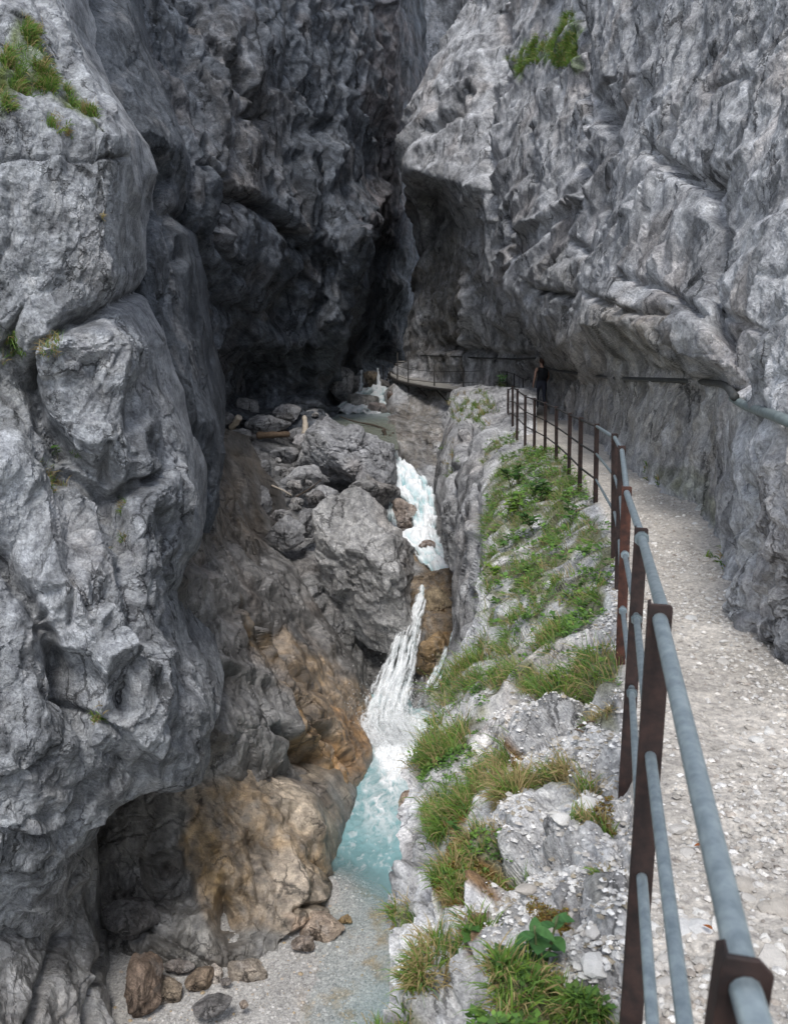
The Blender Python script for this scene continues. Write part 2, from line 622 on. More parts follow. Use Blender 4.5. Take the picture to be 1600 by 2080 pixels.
    if wrapR is not None:
        F = fold(P[:, -1], wrapR)
        P = np.concatenate([P, F], 1)
        px = np.concatenate([px, np.repeat(px[:, -1:], k, 1)], 1)
        py = np.concatenate([py, np.repeat(py[:, -1:], k, 1)], 1)
    if wrapB is not None:
        v = np.array(wrapB, float)
        F = P[-1][None] + s[:, None, None] * v
        P = np.concatenate([P, F], 0)
        px = np.concatenate([px, np.repeat(px[-1:], k, 0)], 0)
        py = np.concatenate([py, np.repeat(py[-1:], k, 0)], 0)
    N = grid_normals(P)
    gu = np.linalg.norm(np.gradient(P, axis=1), axis=-1)
    gv = np.linalg.norm(np.gradient(P, axis=0), axis=-1)
    spc = np.maximum(gu, gv).ravel().astype(np.float32)
    flat = P.reshape(-1, 3).astype(np.float32)
    NN = N.reshape(-1, 3)
    Ns = blur(N, nblur)
    NN = Ns.reshape(-1, 3)
    if (NN * (np.array([0, 0, CAMZ]) - flat)).sum(1).mean() < 0:
        NN = -NN
    warp = np.stack([perlin(flat * 0.5, seed + 90), perlin(flat * 0.5, seed + 91), perlin(flat * 0.5, seed + 92)], 1)
    warp2 = np.stack([perlin(flat * 2.3, seed + 93), perlin(flat * 2.3, seed + 94), perlin(flat * 2.3, seed + 95)], 1)
    Q = flat + warp * 0.12 + warp2 * (0.06 * np.clip(1.3 - spc * 5, 0, 1))[:, None]
    disp = np.zeros(len(flat), np.float32)
    fine = np.zeros(len(flat), np.float32)
    cracks = np.zeros(len(flat), np.float32)
    cid0 = None
    for i, s_ in enumerate(scl):
        if amp[i] == 0:
            continue
        h, c, ci = facet(Q, s_, seed * 7 + i * 3, stretch, rot, spc, amp[i])
        disp += amp[i] * h - amp[i] * 0.25 * c
        cracks = np.maximum(cracks, c * (0.8 - 0.2 * i))
        if i == 1:
            cid0 = ci
    fs = scl[2] * 2.7
    sub = np.nonzero(spc * fs < 0.6)[0]
    if len(sub) > 100:
        h, c, ci = facet(Q[sub], fs, seed * 7 + 13, stretch, rot, spc[sub], amp[2] * 0.42)
        fine[sub] += amp[2] * 0.42 * h - amp[2] * 0.15 * c
    big = fbm(flat * 0.22, 3, seed + 40)
    rg = ridged(Q * np.array([1.6, 1.6, 0.9], np.float32), 6, seed + 50, 0.62, spc * 1.6)
    disp += amp[0] * 0.35 * big
    fine += amp[3] * 1.8 * rg
    qf, af = flat * 7.0, amp[3] * 1.0
    for o_ in range(3):
        ok = np.nonzero(spc * 7.0 * 2.1 ** o_ < 0.45)[0]
        if len(ok) > 50:
            fine[ok] += af * perlin(qf[ok] * 2.1 ** o_ + o_ * 3.3, seed + 60 + o_) * np.clip(1.6 - spc[ok] * 7.0 * 2.1 ** o_ * 3.5, 0, 1)
        af *= 0.62
    for bi, (bn, bf, ba) in enumerate(beds):        # bedding and joint steps: slow rise, abrupt broken edge
        bn = np.array(bn, np.float32) / np.linalg.norm(bn)
        t = (Q @ bn) * bf + 0.25 * perlin(flat * 0.35, seed + 300 + bi) + 0.10 * perlin(flat * 1.7, seed + 310 + bi) * np.clip(1.3 - spc * 3, 0, 1)
        ti = np.floor(t)
        fr = t - ti
        drop = np.clip(3.0 * spc * bf, 0.07, 0.6)
        prof = np.where(fr < 1 - drop, (fr / (1 - drop)) ** 1.6, (1 - fr) / drop)
        mod = sstep(-0.35, 0.45, perlin(flat * 0.45 + 7.7, seed + 320 + bi)) * (0.45 + 0.9 * R1[(ti.astype(np.int32) * 7 + bi * 31 + seed) & 255])
        disp += ba * (prof - 0.4) * mod
    pxf, pyf = px.ravel(), py.ravel()
    RR = rot if rot is not None else np.eye(3, dtype=np.float32)
    QF = (Q @ RR.T) * np.array([1, 1, 0.3], np.float32)
    f1s, f2s = scl[1] * 0.9, scl[2] * 1.1
    l1 = np.exp(-(perlin(QF * f1s, seed + 61) / 0.055) ** 2) * sstep(-0.1, 0.4, perlin(flat * 0.6, seed + 62)) * np.clip(1.5 - spc * f1s * 16, 0, 1)
    l2 = np.exp(-(perlin(QF * f2s, seed + 63) / 0.08) ** 2) * sstep(-0.1, 0.4, perlin(flat * 1.1, seed + 64)) * np.clip(1.5 - spc * f2s * 9, 0, 1)
    fiss = np.maximum(l1, l2 * 0.7)
    disp -= amp[1] * 0.30 * l1 + amp[2] * 0.5 * l2
    if carve:
        wob = 1 + 0.5 * perlin(flat * 1.7, seed + 70)
        wk = 9 * np.clip(1.3 - spc * 5, 0, 1)
        cx, cy = pxf + wk * warp2[:, 0], pyf + wk * warp2[:, 1]
    for line, w, a in carve:
        la = np.array(line)
        near = np.nonzero((cx > la[:, 0].min() - 3 * w) & (cx < la[:, 0].max() + 3 * w) & (cy > la[:, 1].min() - 3 * w) & (cy < la[:, 1].max() + 3 * w))[0]
        dd = seg_dist(cx[near], cy[near], line)
        disp[near] += 0.6 * a * np.exp(-(dd / (0.95 * w)) ** 2) * wob[near]
    if ampmask is not None:
        mk = ampmask(pxf, pyf)
        disp *= mk
        fine *= np.maximum(mk, 0.95) if fine_free else mk
    disp = disp + fine
    out = flat + NN * disp[:, None]
    m = Mass()
    m.V = out.astype(np.float32)
    m.shape = P.shape[:2]
    m.px, m.py = pxf, pyf
    m.base, m.N = flat, NN
    m.fiss = fiss
    m.Q, m.disp, m.cracks, m.cid, m.seed = Q, disp, cracks, cid0, seed
    return m

def mass_normals(m):
    N = grid_normals(m.V.reshape(*m.shape, 3)).reshape(-1, 3)
    if (N * m.N).sum() < 0:
        N = -N
    return N

def mass_faces(shape):
    h, w = shape
    i = np.arange((h - 1) * (w - 1))
    a = (i // (w - 1)) * w + i % (w - 1)
    return np.stack([a, a + w, a + w + 1, a + 1], 1)

def rock_tint(m, base, contrast=1.0, streak=0.35, stain_shade=(), light=0.4, warm=0.25):
    """mineral colour: grey limestone with pale crusts, warm patches, rain streaks and placed patches of stain and painted hollow shade"""
    P, s = m.base, m.seed
    c = np.repeat(np.array(base, np.float32)[None], len(P), 0)
    n1 = fbm(m.Q * 0.8, 3, s + 100, 0.6)
    n2 = fbm(P * 3.1, 3, s + 110, 0.65)
    c *= (1 + contrast * (0.32 * n1 + 0.42 * n2))[:, None].clip(0.35, 2.2)
    if m.cid is not None:
        c *= (1 + contrast * 0.22 * (R1[(m.cid + 17) & 255] - 0.5))[:, None]
    st = fbm(P * np.array([1.5, 1.5, 0.10], np.float32), 3, s + 120, 0.6) + 0.5 * perlin(P * 0.3, s + 121)
    c *= (1 - 1.15 * streak * sstep(0.1, 0.55, st))[:, None]
    st2 = fbm(P * np.array([2.1, 2.1, 0.12], np.float32), 2, s + 125, 0.6) + 0.6 * perlin(P * 0.35, s + 126)
    c *= (1 + 0.9 * streak * sstep(0.25, 0.8, st2))[:, None]
    lt = sstep(0.25, 0.75, fbm(m.Q * np.array([1.3, 1.3, 0.7], np.float32), 4, s + 130, 0.68))
    c = c * (1 - light * lt[:, None]) + light * lt[:, None] * np.array([0.50, 0.49, 0.485])
    wm = sstep(0.15, 0.8, fbm(P * 0.55, 2, s + 140, 0.6))[:, None] * warm
    c = c * (1 - wm) + wm * c * np.array([1.14, 0.98, 0.86])
    if stain_shade:
        n = fbm(P * 0.9, 2, s + 150, 0.6)
        n3 = fbm(P * np.array([5, 5, 2.5], np.float32), 2, s + 155, 0.6)
        wx, wy = m.px + 40 * n, m.py + 40 * perlin(P * 0.8 + 9, s + 160)
    if hasattr(m, 'fiss'):                       # crack shade put into the colour along the carved fissures
        c = c * (1 - 0.45 * (m.fiss * sstep(-0.2, 0.5, n2)))[:, None]
    for poly, soft, colr, a in stain_shade:
        k = poly_soft(wx, wy, poly, soft)
        k = (a * k * (0.75 + 0.45 * n3).clip(0.1, 1.25)).clip(0, 1)[:, None]
        lum = (c.mean(1, keepdims=True) / np.mean(base)).clip(0.3, 1.8)
        c = c * (1 - k) + k * np.array(colr, np.float32) * lum
    return c.clip(0.01, 0.85).astype(np.float32)

def build_mass(name, m, col, mat, label=None, kind='structure'):
    o = mesh_obj(name, m.V, mass_faces(m.shape), mat, smooth=name not in ('cliff_left_near', 'cliff_left_slab', 'cliff_left_ramp', 'cliff_left_toe', 'cliff_left_foot', 'stream_bed'), col=col)
    tag(o, label, None, None, kind)
    return o
# ================================================================== THE GORGE
DIP = rot_xyz(rad(18), rad(-24), 0)

# ---- near left wall
A = rock_mass((-450, 1960),
    [(-900, -260), (2100, -260)],
    [(-900, 60), (-300, 105), (0, 124), (90, 150), (180, 205), (230, 240), (300, 250), (420, 244), (560, 234), (615, 222), (640, 258),
     (700, 292), (800, 345), (900, 388), (1000, 402), (1060, 402), (1120, 394), (1200, 364), (1310, 372), (1400, 428), (1480, 436),
     (1560, 410), (1590, 398), (1605, 300), (1640, 225), (1700, 192), (1760, 150), (1850, 120), (1900, 45), (1960, -40)],
    [(-260, -900, 15), (60, -900, 17), (-260, -300, 13.5), (100, -300, 15.5), (-260, 0, 12.8), (0, 0, 13), (110, 0, 14.2), (-260, 230, 12.2), (0, 230, 11.9), (120, 210, 12.6), (215, 240, 12.6),
     (0, 330, 11.8), (200, 330, 12.4), (0, 500, 11.9), (200, 520, 12.5), (60, 600, 12.2), (215, 640, 13.0), (-260, 620, 11.9), (-30, 720, 12.6), (60, 800, 12.9), (100, 700, 12.1), (240, 720, 12.7), (300, 760, 14.2),
     (150, 880, 12.6), (250, 900, 12.6), (370, 900, 15.0), (-100, 900, 11.6), (0, 950, 11.5), (60, 1000, 12.0), (200, 1010, 13.2), (180, 960, 13.2), (300, 1000, 13.2), (395, 1040, 15),
     (-150, 1100, 10.9), (0, 1140, 11.7), (120, 1150, 11.4), (230, 1150, 12.2), (320, 1150, 13.4), (375, 1200, 15), (-100, 1300, 10.4), (60, 1300, 11.2), (150, 1400, 11.9), (200, 1300, 11.5), (290, 1300, 12.1), (370, 1320, 14.6),
     (-100, 1500, 10.4), (60, 1500, 11.0), (180, 1520, 11.8), (260, 1480, 11.8), (360, 1450, 13.0), (430, 1450, 14.2), (390, 1580, 13.8), (280, 1590, 13.2), (220, 1620, 12.8), (60, 1650, 11.4), (-100, 1700, 10.8),
     (180, 1700, 12.8), (60, 1780, 12.0), (120, 1840, 13.0), (-100, 1850, 11.6), (20, 1880, 12.8), (-200, 1960, 12.2)],
    step=2.8, beds=[((1, 0.1, 0.55), 0.9, 0.22), ((1, 0.2, 0.45), 2.3, 0.09), ((0.25, 0.1, 1), 0.45, 0.16)], wrapR=(-1.6, 9.0, 0.4), wrapB=(-0.6, 3.0, 0.6), roll=22, rollamt=0.05, seed=1, fine_free=True, rot=DIP,
    creases=[([(20, 700), (90, 860), (130, 930), (215, 1020), (245, 1110)], 0.5, 38), ([(-60, 1070), (60, 1210), (110, 1330), (160, 1480)], 0.45, 40), ([(330, 960), (265, 995)], 0.35, 26), ([(225, 625), (110, 675), (70, 760)], 0.5, 28), ([(258, 1160), (290, 1310), (250, 1430)], 0.35, 34), ([(320, 1000), (345, 1150), (335, 1330), (330, 1540)], -0.35, 38), ([(90, 1050), (180, 1180), (215, 1330)], -0.3, 38), ([(222, 250), (232, 400), (222, 560)], -0.15, 26)], slab=0.85, amp=(0.12, 0.12, 0.10, 0.030), scl=(0.36, 0.9, 2.4),
    ampmask=lambda x, y: 1 - 0.55 * poly_soft(x, y, [(0, 330), (225, 325), (225, 590), (110, 660), (0, 600)], 40),
    carve=[([(-60, 335), (40, 318), (120, 320), (240, 317)], 5, -0.18), ([(90, 690), (140, 660), (225, 625)], 7, -0.4), ([(205, 330), (205, 480)], 4, -0.10),
           ([(60, 780), (75, 700), (100, 690)], 9, -0.45), ([(20, 700), (90, 860), (130, 930)], 13, -0.55), ([(60, 940), (200, 1020), (235, 1100)], 14, -0.5), ([(130, 960), (215, 1010), (330, 960)], 8, -0.4),
           ([(-40, 1080), (60, 1210), (110, 1330), (160, 1480)], 13, -0.75), ([(240, 1000), (250, 1180), (290, 1300), (240, 1420)], 10, -0.3), ([(330, 1040), (350, 1180), (340, 1300)], 12, -0.3),
           ([(120, 1420), (260, 1500)], 9, -0.35), ([(150, 1150), (140, 1270)], 7, -0.25), ([(0, 1590), (120, 1540)], 5, -0.25), ([(220, 900), (205, 980)], 9, -0.45), ([(320, 1330), (310, 1560)], 10, 0.25),
           ([(-30, 560), (20, 480), (15, 380)], 10, -0.3), ([(300, 860), (280, 990)], 12, 0.25), ([(0, 1700), (120, 1690), (180, 1600)], 14, -0.3)])
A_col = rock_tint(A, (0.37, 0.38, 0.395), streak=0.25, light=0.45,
    stain_shade=[([(200, 600), (330, 640), (400, 1000), (400, 1600), (330, 1600), (300, 1200), (280, 800)], 40, (0.26, 0.275, 0.30), 0.6),
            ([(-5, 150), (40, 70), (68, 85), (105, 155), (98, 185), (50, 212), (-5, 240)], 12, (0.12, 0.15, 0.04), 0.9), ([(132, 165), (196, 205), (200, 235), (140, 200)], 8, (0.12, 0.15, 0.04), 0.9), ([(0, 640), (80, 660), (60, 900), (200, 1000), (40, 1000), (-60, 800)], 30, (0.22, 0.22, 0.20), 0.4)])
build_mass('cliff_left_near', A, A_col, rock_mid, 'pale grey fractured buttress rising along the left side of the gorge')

# ---- dark rock at the bottom left, below the buttress
A2 = rock_mass((1700, 2300), [(1700, -260), (2300, -260)],
    [(1700, 190), (1850, 200), (1900, 215), (2000, 235), (2080, 262), (2300, 300)],
    [(-260, 1700, 13.2), (-100, 1850, 12.6), (0, 1700, 13.6), (100, 1760, 14.0), (190, 1720, 15), (0, 1950, 12.6), (110, 1940, 13.2), (200, 1900, 14.6), (60, 2050, 12.4), (160, 2050, 13.2), (240, 2060, 14.2), (-260, 2300, 11.5), (0, 2300, 11.8), (290, 2300, 13)],
    step=3.3, beds=[((1, 0.1, 0.5), 1.6, 0.14)], wrapR=(-1.5, 5, 0), roll=50, rollamt=0.08, seed=2, rot=DIP, slab=0.6, amp=(0.25, 0.2, 0.09, 0.03), scl=(0.6, 1.4, 3.2),
    carve=[([(130, 1900), (90, 2000), (60, 2080)], 14, -0.4), ([(200, 1950), (180, 2080)], 9, -0.3)])
build_mass('cliff_left_foot', A2, rock_tint(A2, (0.25, 0.245, 0.24), streak=0.2), rock_wet, 'dark damp foot of the left cliff beside the gravel bar')

# ---- second slab of the left wall
B = rock_mass((-500, 1080), [(-1200, -60), (0, 60), (300, 120), (600, 140), (1080, 230)],
    [(-1200, 200), (-300, 250), (0, 272), (80, 288), (170, 332), (290, 374), (345, 380), (430, 352), (470, 380), (520, 392), (600, 405), (700, 416), (790, 420), (850, 440), (920, 460), (1000, 448), (1080, 420)],
    [(0, -1200, 22), (200, -1200, 24), (0, -300, 20), (240, -300, 22), (60, 0, 19), (160, 0, 19.4), (215, 60, 19), (265, 0, 21.2), (130, 170, 18.3), (220, 170, 18.6), (270, 190, 18.9), (325, 180, 20.6),
     (230, 300, 18.6), (290, 340, 19.2), (300, 260, 18.6), (365, 300, 19.6), (300, 380, 20.0), (345, 420, 19.6), (240, 450, 18.0), (320, 480, 17.9), (385, 520, 19.4), (250, 620, 17.5), (330, 620, 17.6), (400, 640, 19.4),
     (280, 760, 17.0), (350, 760, 17.2), (412, 760, 19), (320, 880, 17), (400, 860, 17.8), (440, 880, 19), (380, 960, 18), (450, 950, 19.6), (250, 1080, 16.6), (400, 1060, 18.6)],
    step=2.9, beds=[((1, 0.1, 0.5), 0.8, 0.20), ((1, 0.3, 0.35), 2.2, 0.08)], wrapR=(-2.2, 12, 0.5), roll=24, rollamt=0.045, seed=3, fine_free=True, rot=DIP, slab=0.8, amp=(0.14, 0.12, 0.08, 0.026), scl=(0.4, 0.9, 2.6), stretch=(1, 1, 0.4),
    ampmask=lambda x, y: 1 - 0.6 * poly_soft(x, y, [(150, -200), (270, 0), (380, 300), (330, 330), (200, 230)], 40),
    carve=[([(160, 0), (165, 90), (200, 200)], 10, 0.35), ([(285, 370), (350, 440), (375, 520)], 12, -0.5), ([(270, 560), (300, 700)], 13, -0.35), ([(345, 600), (350, 760)], 10, -0.35), ([(290, 330), (280, 380)], 16, -0.4)])
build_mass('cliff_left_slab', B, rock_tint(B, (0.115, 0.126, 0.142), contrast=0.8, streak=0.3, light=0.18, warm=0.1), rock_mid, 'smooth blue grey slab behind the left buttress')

# ---- dark wall closing the gorge at the back
C = rock_mass((-520, 880), [(-1500, 100), (0, 200), (870, 330)], [(-1500, 780), (-200, 812), (0, 822), (230, 822), (420, 835), (700, 840), (760, 860), (870, 860)],
    [(100, -1500, 36), (440, -1500, 46), (780, -1500, 66), (200, -400, 28), (500, -400, 38), (780, -400, 54), (220, 0, 24.5), (300, 0, 26.5), (370, 0, 29.5), (430, 60, 29.5), (520, 0, 34), (600, 0, 37), (700, 0, 42), (790, 0, 51), (822, 0, 56),
     (330, 200, 25.5), (380, 150, 28), (460, 150, 29.5), (480, 240, 30.5), (560, 200, 35.5), (640, 220, 38.5), (740, 200, 44.5), (800, 200, 53),
     (390, 330, 24.5), (440, 340, 27), (520, 310, 32), (600, 350, 36), (655, 400, 37.8), (745, 350, 47), (800, 380, 56), (830, 420, 60),
     (380, 450, 24.6), (450, 430, 27), (470, 520, 29), (520, 500, 31.5), (600, 490, 36.0), (615, 540, 37.5), (660, 460, 37.4), (700, 450, 38.2), (742, 480, 39.8), (770, 500, 54),
     (420, 600, 29.5), (500, 640, 34), (560, 640, 38.5), (620, 580, 38), (680, 580, 38.6), (735, 590, 40.5), (768, 600, 56), (820, 600, 62),
     (400, 720, 30), (470, 740, 38), (540, 760, 41.5), (590, 700, 39.2), (640, 700, 39.5), (690, 700, 41.2), (718, 690, 50), (760, 690, 62), (830, 700, 64),
     (420, 830, 35), (500, 820, 42), (560, 830, 41.5), (610, 830, 41), (655, 830, 41.6), (688, 800, 55), (740, 730, 64), (800, 740, 66), (850, 860, 66)],
    step=3.3, wrapR=(2.0, 16, 0), roll=40, rollamt=0.05, seed=4, rot=DIP, soft=0.6, beds=[((1, 0.2, 0.6), 0.4, 0.55), ((1, 0.1, -0.2), 0.9, 0.25), ((0.3, 0.1, 1), 0.35, 0.4)], creases=[([(410, 320), (470, 400), (540, 430), (605, 505)], 1.2, 30), ([(395, 30), (470, 130), (480, 230)], 1.0, 34), ([(690, 480), (640, 640), (610, 800)], 0.9, 26), ([(738, 480), (700, 640), (660, 800)], -0.8, 24), ([(580, 60), (640, 260)], 1.0, 40), ([(700, 20), (690, 300)], -1.0, 44), ([(785, 0), (795, 300), (770, 450)], -1.0, 26)], slab=0.85, amp=(0.35, 0.4, 0.28, 0.07), scl=(0.22, 0.55, 1.5), stretch=(1, 1, 0.45),
    carve=[([(400, 30), (470, 130), (480, 200)], 12, -0.5), ([(410, 320), (470, 400), (540, 430), (600, 500)], 10, -1.0), ([(470, 330), (450, 480), (480, 560)], 9, -0.7), ([(480, 240), (530, 240)], 9, -0.7),
           ([(690, 470), (640, 640), (610, 800)], 9, -0.7), ([(730, 470), (690, 640), (650, 800)], 8, 0.5), ([(780, 0), (790, 300), (760, 480)], 9, 0.7), ([(580, 100), (640, 260)], 14, -0.6), ([(700, 40), (690, 300)], 16, 0.6),
           ([(450, 620), (560, 660), (610, 560)], 14, -0.6), ([(590, 300), (650, 340)], 12, 0.5)])
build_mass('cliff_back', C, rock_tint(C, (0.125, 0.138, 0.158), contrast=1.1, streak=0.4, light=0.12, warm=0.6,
    stain_shade=[([(430, 0), (560, 200), (540, 420), (460, 430), (440, 250)], 60, (0.17, 0.155, 0.145), 0.7), ([(770, 0), (822, 0), (822, 480), (760, 480)], 25, (0.25, 0.22, 0.22), 0.7)]),
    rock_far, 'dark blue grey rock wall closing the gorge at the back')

# ---- farther wall seen through the slot
D = rock_mass((-500, 800), [(-1500, 700), (800, 740)], [(-1500, 1250), (800, 1100)],
    [(700, -1500, 86), (1250, -1500, 90), (740, 0, 80), (1000, 0, 74), (740, 500, 80), (1000, 500, 74), (740, 800, 78), (1100, 800, 74)],
    step=5, seed=5, rot=DIP, amp=(1.6, 1.0, 0.4, 0.12), scl=(0.2, 0.5, 1.4), stretch=(1, 1, 0.4))
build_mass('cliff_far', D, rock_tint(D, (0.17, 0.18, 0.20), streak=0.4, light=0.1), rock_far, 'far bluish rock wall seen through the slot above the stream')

# ---- right wall with the overhang above the path
E = rock_mass((-480, 1420),
    [(-1500, 1250), (-500, 1080), (0, 945), (60, 915), (100, 893), (180, 846), (240, 826), (330, 808), (365, 816), (430, 832), (520, 850), (600, 838), (690, 818), (735, 822), (800, 785), (850, 778), (900, 800), (960, 810), (1420, 900)],
    [(-1500, 1900), (1420, 1900)],
    [(1250, -1500, 40), (1600, -1500, 22), (1900, -1500, 14), (1080, -500, 38), (1300, -500, 24), (1600, -500, 13), (1900, -500, 9),
     (950, 0, 42), (1020, 20, 38), (1050, 0, 36.5), (1120, 0, 31), (1190, 0, 26), (1300, 0, 20), (1400, 0, 15.5), (1600, 0, 10.2), (1900, 0, 7),
     (880, 140, 41.5), (960, 130, 37.5), (1015, 150, 37), (1045, 160, 34), (1100, 140, 30), (1165, 130, 26.5), (1185, 150, 25.0), (1250, 150, 21), (1330, 150, 17.2), (1470, 150, 12.5), (1600, 160, 9.2), (1900, 160, 6.3),
     (820, 320, 41), (900, 250, 38.5), (980, 280, 35.5), (1010, 330, 33.8), (1080, 300, 29), (1170, 300, 24.5), (1200, 270, 22.5), (1240, 230, 22.4), (1245, 290, 19.6), (1330, 300, 15.4), (1460, 320, 11.6), (1480, 380, 11.4), (1520, 330, 9.8), (1600, 330, 8.0), (1900, 330, 5.4),
     (835, 345, 39.5), (865, 352, 38.8), (905, 365, 37.0), (930, 410, 36.8), (960, 440, 35.5), (845, 400, 46), (880, 405, 46), (905, 440, 44.5), (865, 470, 47), (940, 470, 40), (920, 560, 43), (880, 600, 45), (960, 560, 38.5), (830, 650, 47),
     (1000, 450, 33), (1100, 450, 26.5), (1180, 430, 22), (1215, 420, 20), (1300, 450, 14.6), (1420, 450, 11.2), (1500, 470, 9.2), (1600, 480, 7.0), (1900, 480, 4.8),
     (990, 560, 35), (1050, 520, 29), (1065, 560, 26.5), (1150, 520, 22.5), (1150, 590, 22), (1200, 560, 17.8), (1300, 580, 13.0), (1400, 580, 10.4), (1480, 600, 8.6), (1600, 620, 6.1), (1900, 620, 4.4),
     (1000, 650, 36), (1060, 640, 29), (1100, 640, 25.5), (1180, 655, 18.8), (1250, 640, 13.4), (1330, 680, 10.5), (1400, 705, 9.0), (1460, 735, 7.9), (1490, 720, 7.6), (1600, 740, 5.5), (1900, 740, 4.1),
     (880, 700, 46), (960, 700, 41), (1030, 690, 35.5), (1075, 700, 31), (1130, 710, 25.5), (1200, 710, 19.4), (1260, 715, 16.2), (1320, 745, 13.2), (1400, 765, 11.3), (1450, 770, 10.0),
     (850, 760, 46.5), (940, 780, 42.5), (1030, 770, 37.5), (1075, 770, 35), (1110, 770, 32), (1160, 770, 26.4), (1210, 780, 21), (1260, 790, 16.6), (1320, 800, 13.0), (1400, 810, 10.9), (1455, 820, 9.6), (1475, 815, 8.4), (1496, 810, 7.0), (1600, 850, 5.2), (1900, 850, 3.9),
     (800, 830, 44.0), (870, 830, 43.6), (920, 830, 43.2), (800, 880, 39.8), (860, 880, 40.4), (900, 880, 40.2), (830, 920, 37.8), (880, 940, 37.2), (860, 970, 35.9), (900, 980, 35.6), (1000, 850, 39), (1110, 850, 31.5), (1200, 900, 20.5), (1300, 920, 12.6), (1400, 950, 10.5), (1452, 960, 9.4), (1474, 960, 8.3), (1496, 960, 6.9), (1540, 960, 5.8), (1600, 960, 5.0), (1900, 960, 3.8),
     (1350, 880, 11.7), (1440, 880, 9.9), (1350, 1000, 11.3), (1440, 1020, 9.5), (1540, 1080, 5.8), (1530, 1140, 5.75), (1600, 1160, 5.0), (1500, 1260, 6.1), (1490, 1180, 6.55), (1300, 1060, 12.2), (1400, 1080, 10), (1455, 1080, 8.6), (1474, 1080, 7.6), (1494, 1080, 6.7), (1600, 1100, 5.0), (1530, 1200, 5.7), (1600, 1230, 5.1), (1900, 1200, 3.8), (1480, 1300, 6.9), (1600, 1350, 5.3), (1560, 1320, 5.45), (1700, 1420, 4.9), (1600, 1420, 5.5), (1900, 1420, 4.3), (1300, 1420, 12), (900, 1420, 38)],
    step=3.7, beds=[((0.30, 0.35, 0.9), 0.55, 0.34), ((0.9, 0.5, 0.15), 0.7, 0.24), ((0.35, 0.3, 0.9), 1.7, 0.10)], wrapL=(2.5, 14, 0), roll=22, rollamt=0.03, seed=6, fine_free=True, rot=rot_xyz(rad(10), rad(28), 0), soft=0.32, creases=[([(1180, 0), (1190, 170), (1185, 330), (1178, 430)], 0.7, 30), ([(1240, 170), (1246, 310)], 1.0, 22), ([(1060, 475), (1115, 445), (1172, 398)], -0.7, 38), ([(1030, 20), (1032, 170), (995, 240), (990, 380)], 0.8, 30), ([(1330, 305), (1420, 365), (1480, 385)], 0.5, 32), ([(1090, 660), (1180, 662), (1250, 650), (1330, 692), (1400, 715), (1468, 742)], -0.5, 26), ([(1470, 440), (1455, 560), (1470, 660)], 0.45, 34), ([(1060, 560), (1085, 590), (1160, 605)], 0.5, 24)], slab=0.8, amp=(0.15, 0.16, 0.12, 0.040), scl=(0.30, 0.75, 2.2), stretch=(1, 1, 0.5),
    ampmask=lambda x, y: 1.0 + 0.35 * sstep(1250, 850, x) - 0.5 * sstep(1350, 1550, x) - 0.5 * poly_soft(x, y, [(800, 310), (960, 330), (980, 560), (850, 560)], 30) - 0.7 * poly_soft(x, y, [(1110, 780), (1300, 800), (1400, 800), (1530, 800), (1530, 1080), (1430, 1080), (1250, 950)], 30),
    carve=[([(1180, 0), (1190, 170), (1185, 330), (1180, 420)], 9, -0.5), ([(1240, 190), (1245, 300)], 13, -1.0), ([(1225, 390), (1230, 450)], 8, -0.5), ([(1030, 30), (1030, 160)], 8, -0.7), ([(860, 260), (930, 220), (950, 180)], 8, -0.8),
           ([(1000, 190), (990, 380), (1010, 500)], 9, -0.5), ([(1075, 260), (1080, 360)], 7, -0.4), ([(1060, 470), (1110, 440), (1170, 400)], 7, 0.5), ([(1165, 490), (1200, 540)], 8, -0.5), ([(1060, 560), (1080, 590), (1150, 600)], 6, -0.5),
           ([(1330, 310), (1420, 370), (1480, 380)], 11, -0.45), ([(1440, 180), (1530, 150), (1500, 230)], 10, -0.3), ([(1260, 560), (1340, 580), (1440, 650)], 9, -0.3), ([(1470, 380), (1460, 560), (1470, 700)], 12, -0.4), ([(1480, 640), (1560, 690)], 9, -0.3),
           ([(1040, 650), (1080, 720)], 8, -0.6), ([(1200, 600), (1290, 640), (1350, 620)], 8, -0.35), ([(1240, 760), (1250, 830)], 6, -0.35), ([(1020, 430), (1045, 520)], 8, -0.7), ([(880, 480), (860, 700)], 9, -0.4), ([(960, 500), (950, 700)], 9, 0.6),
           ([(1560, 560), (1600, 540)], 9, -0.2), ([(1500, 900), (1560, 1000)], 9, -0.2), ([(900, 700), (1060, 730)], 10, -0.5)])
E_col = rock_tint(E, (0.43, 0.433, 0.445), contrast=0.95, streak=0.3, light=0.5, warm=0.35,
    stain_shade=[([(870, 470), (955, 500), (950, 620), (920, 740), (850, 740), (840, 600)], 25, (0.20, 0.175, 0.14), 0.8),
            ([(830, 380), (905, 370), (930, 450), (860, 520)], 12, (0.14, 0.135, 0.13), 0.7),  # hollow under the overhanging block: its shade painted in as a darker tone
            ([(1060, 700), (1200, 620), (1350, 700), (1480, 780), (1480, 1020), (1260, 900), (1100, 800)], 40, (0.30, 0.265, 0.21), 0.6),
            ([(1200, 600), (1340, 620), (1420, 720), (1250, 700)], 25, (0.24, 0.20, 0.15), 0.6),
            ([(780, 800), (900, 800), (900, 960), (800, 960)], 14, (0.17, 0.145, 0.115), 0.8),
            ([(1290, 930), (1330, 930), (1470, 1010), (1470, 1060), (1380, 1010)], 12, (0.12, 0.125, 0.06), 0.7),
            ([(1043, 150), (1046, 118), (1112, 74), (1150, 34), (1166, 28), (1170, 132), (1132, 136), (1114, 108), (1088, 124)], 9, (0.10, 0.17, 0.03), 1.0), ([(1060, 560), (1160, 520), (1170, 600), (1090, 640)], 25, (0.27, 0.265, 0.25), 0.7)])
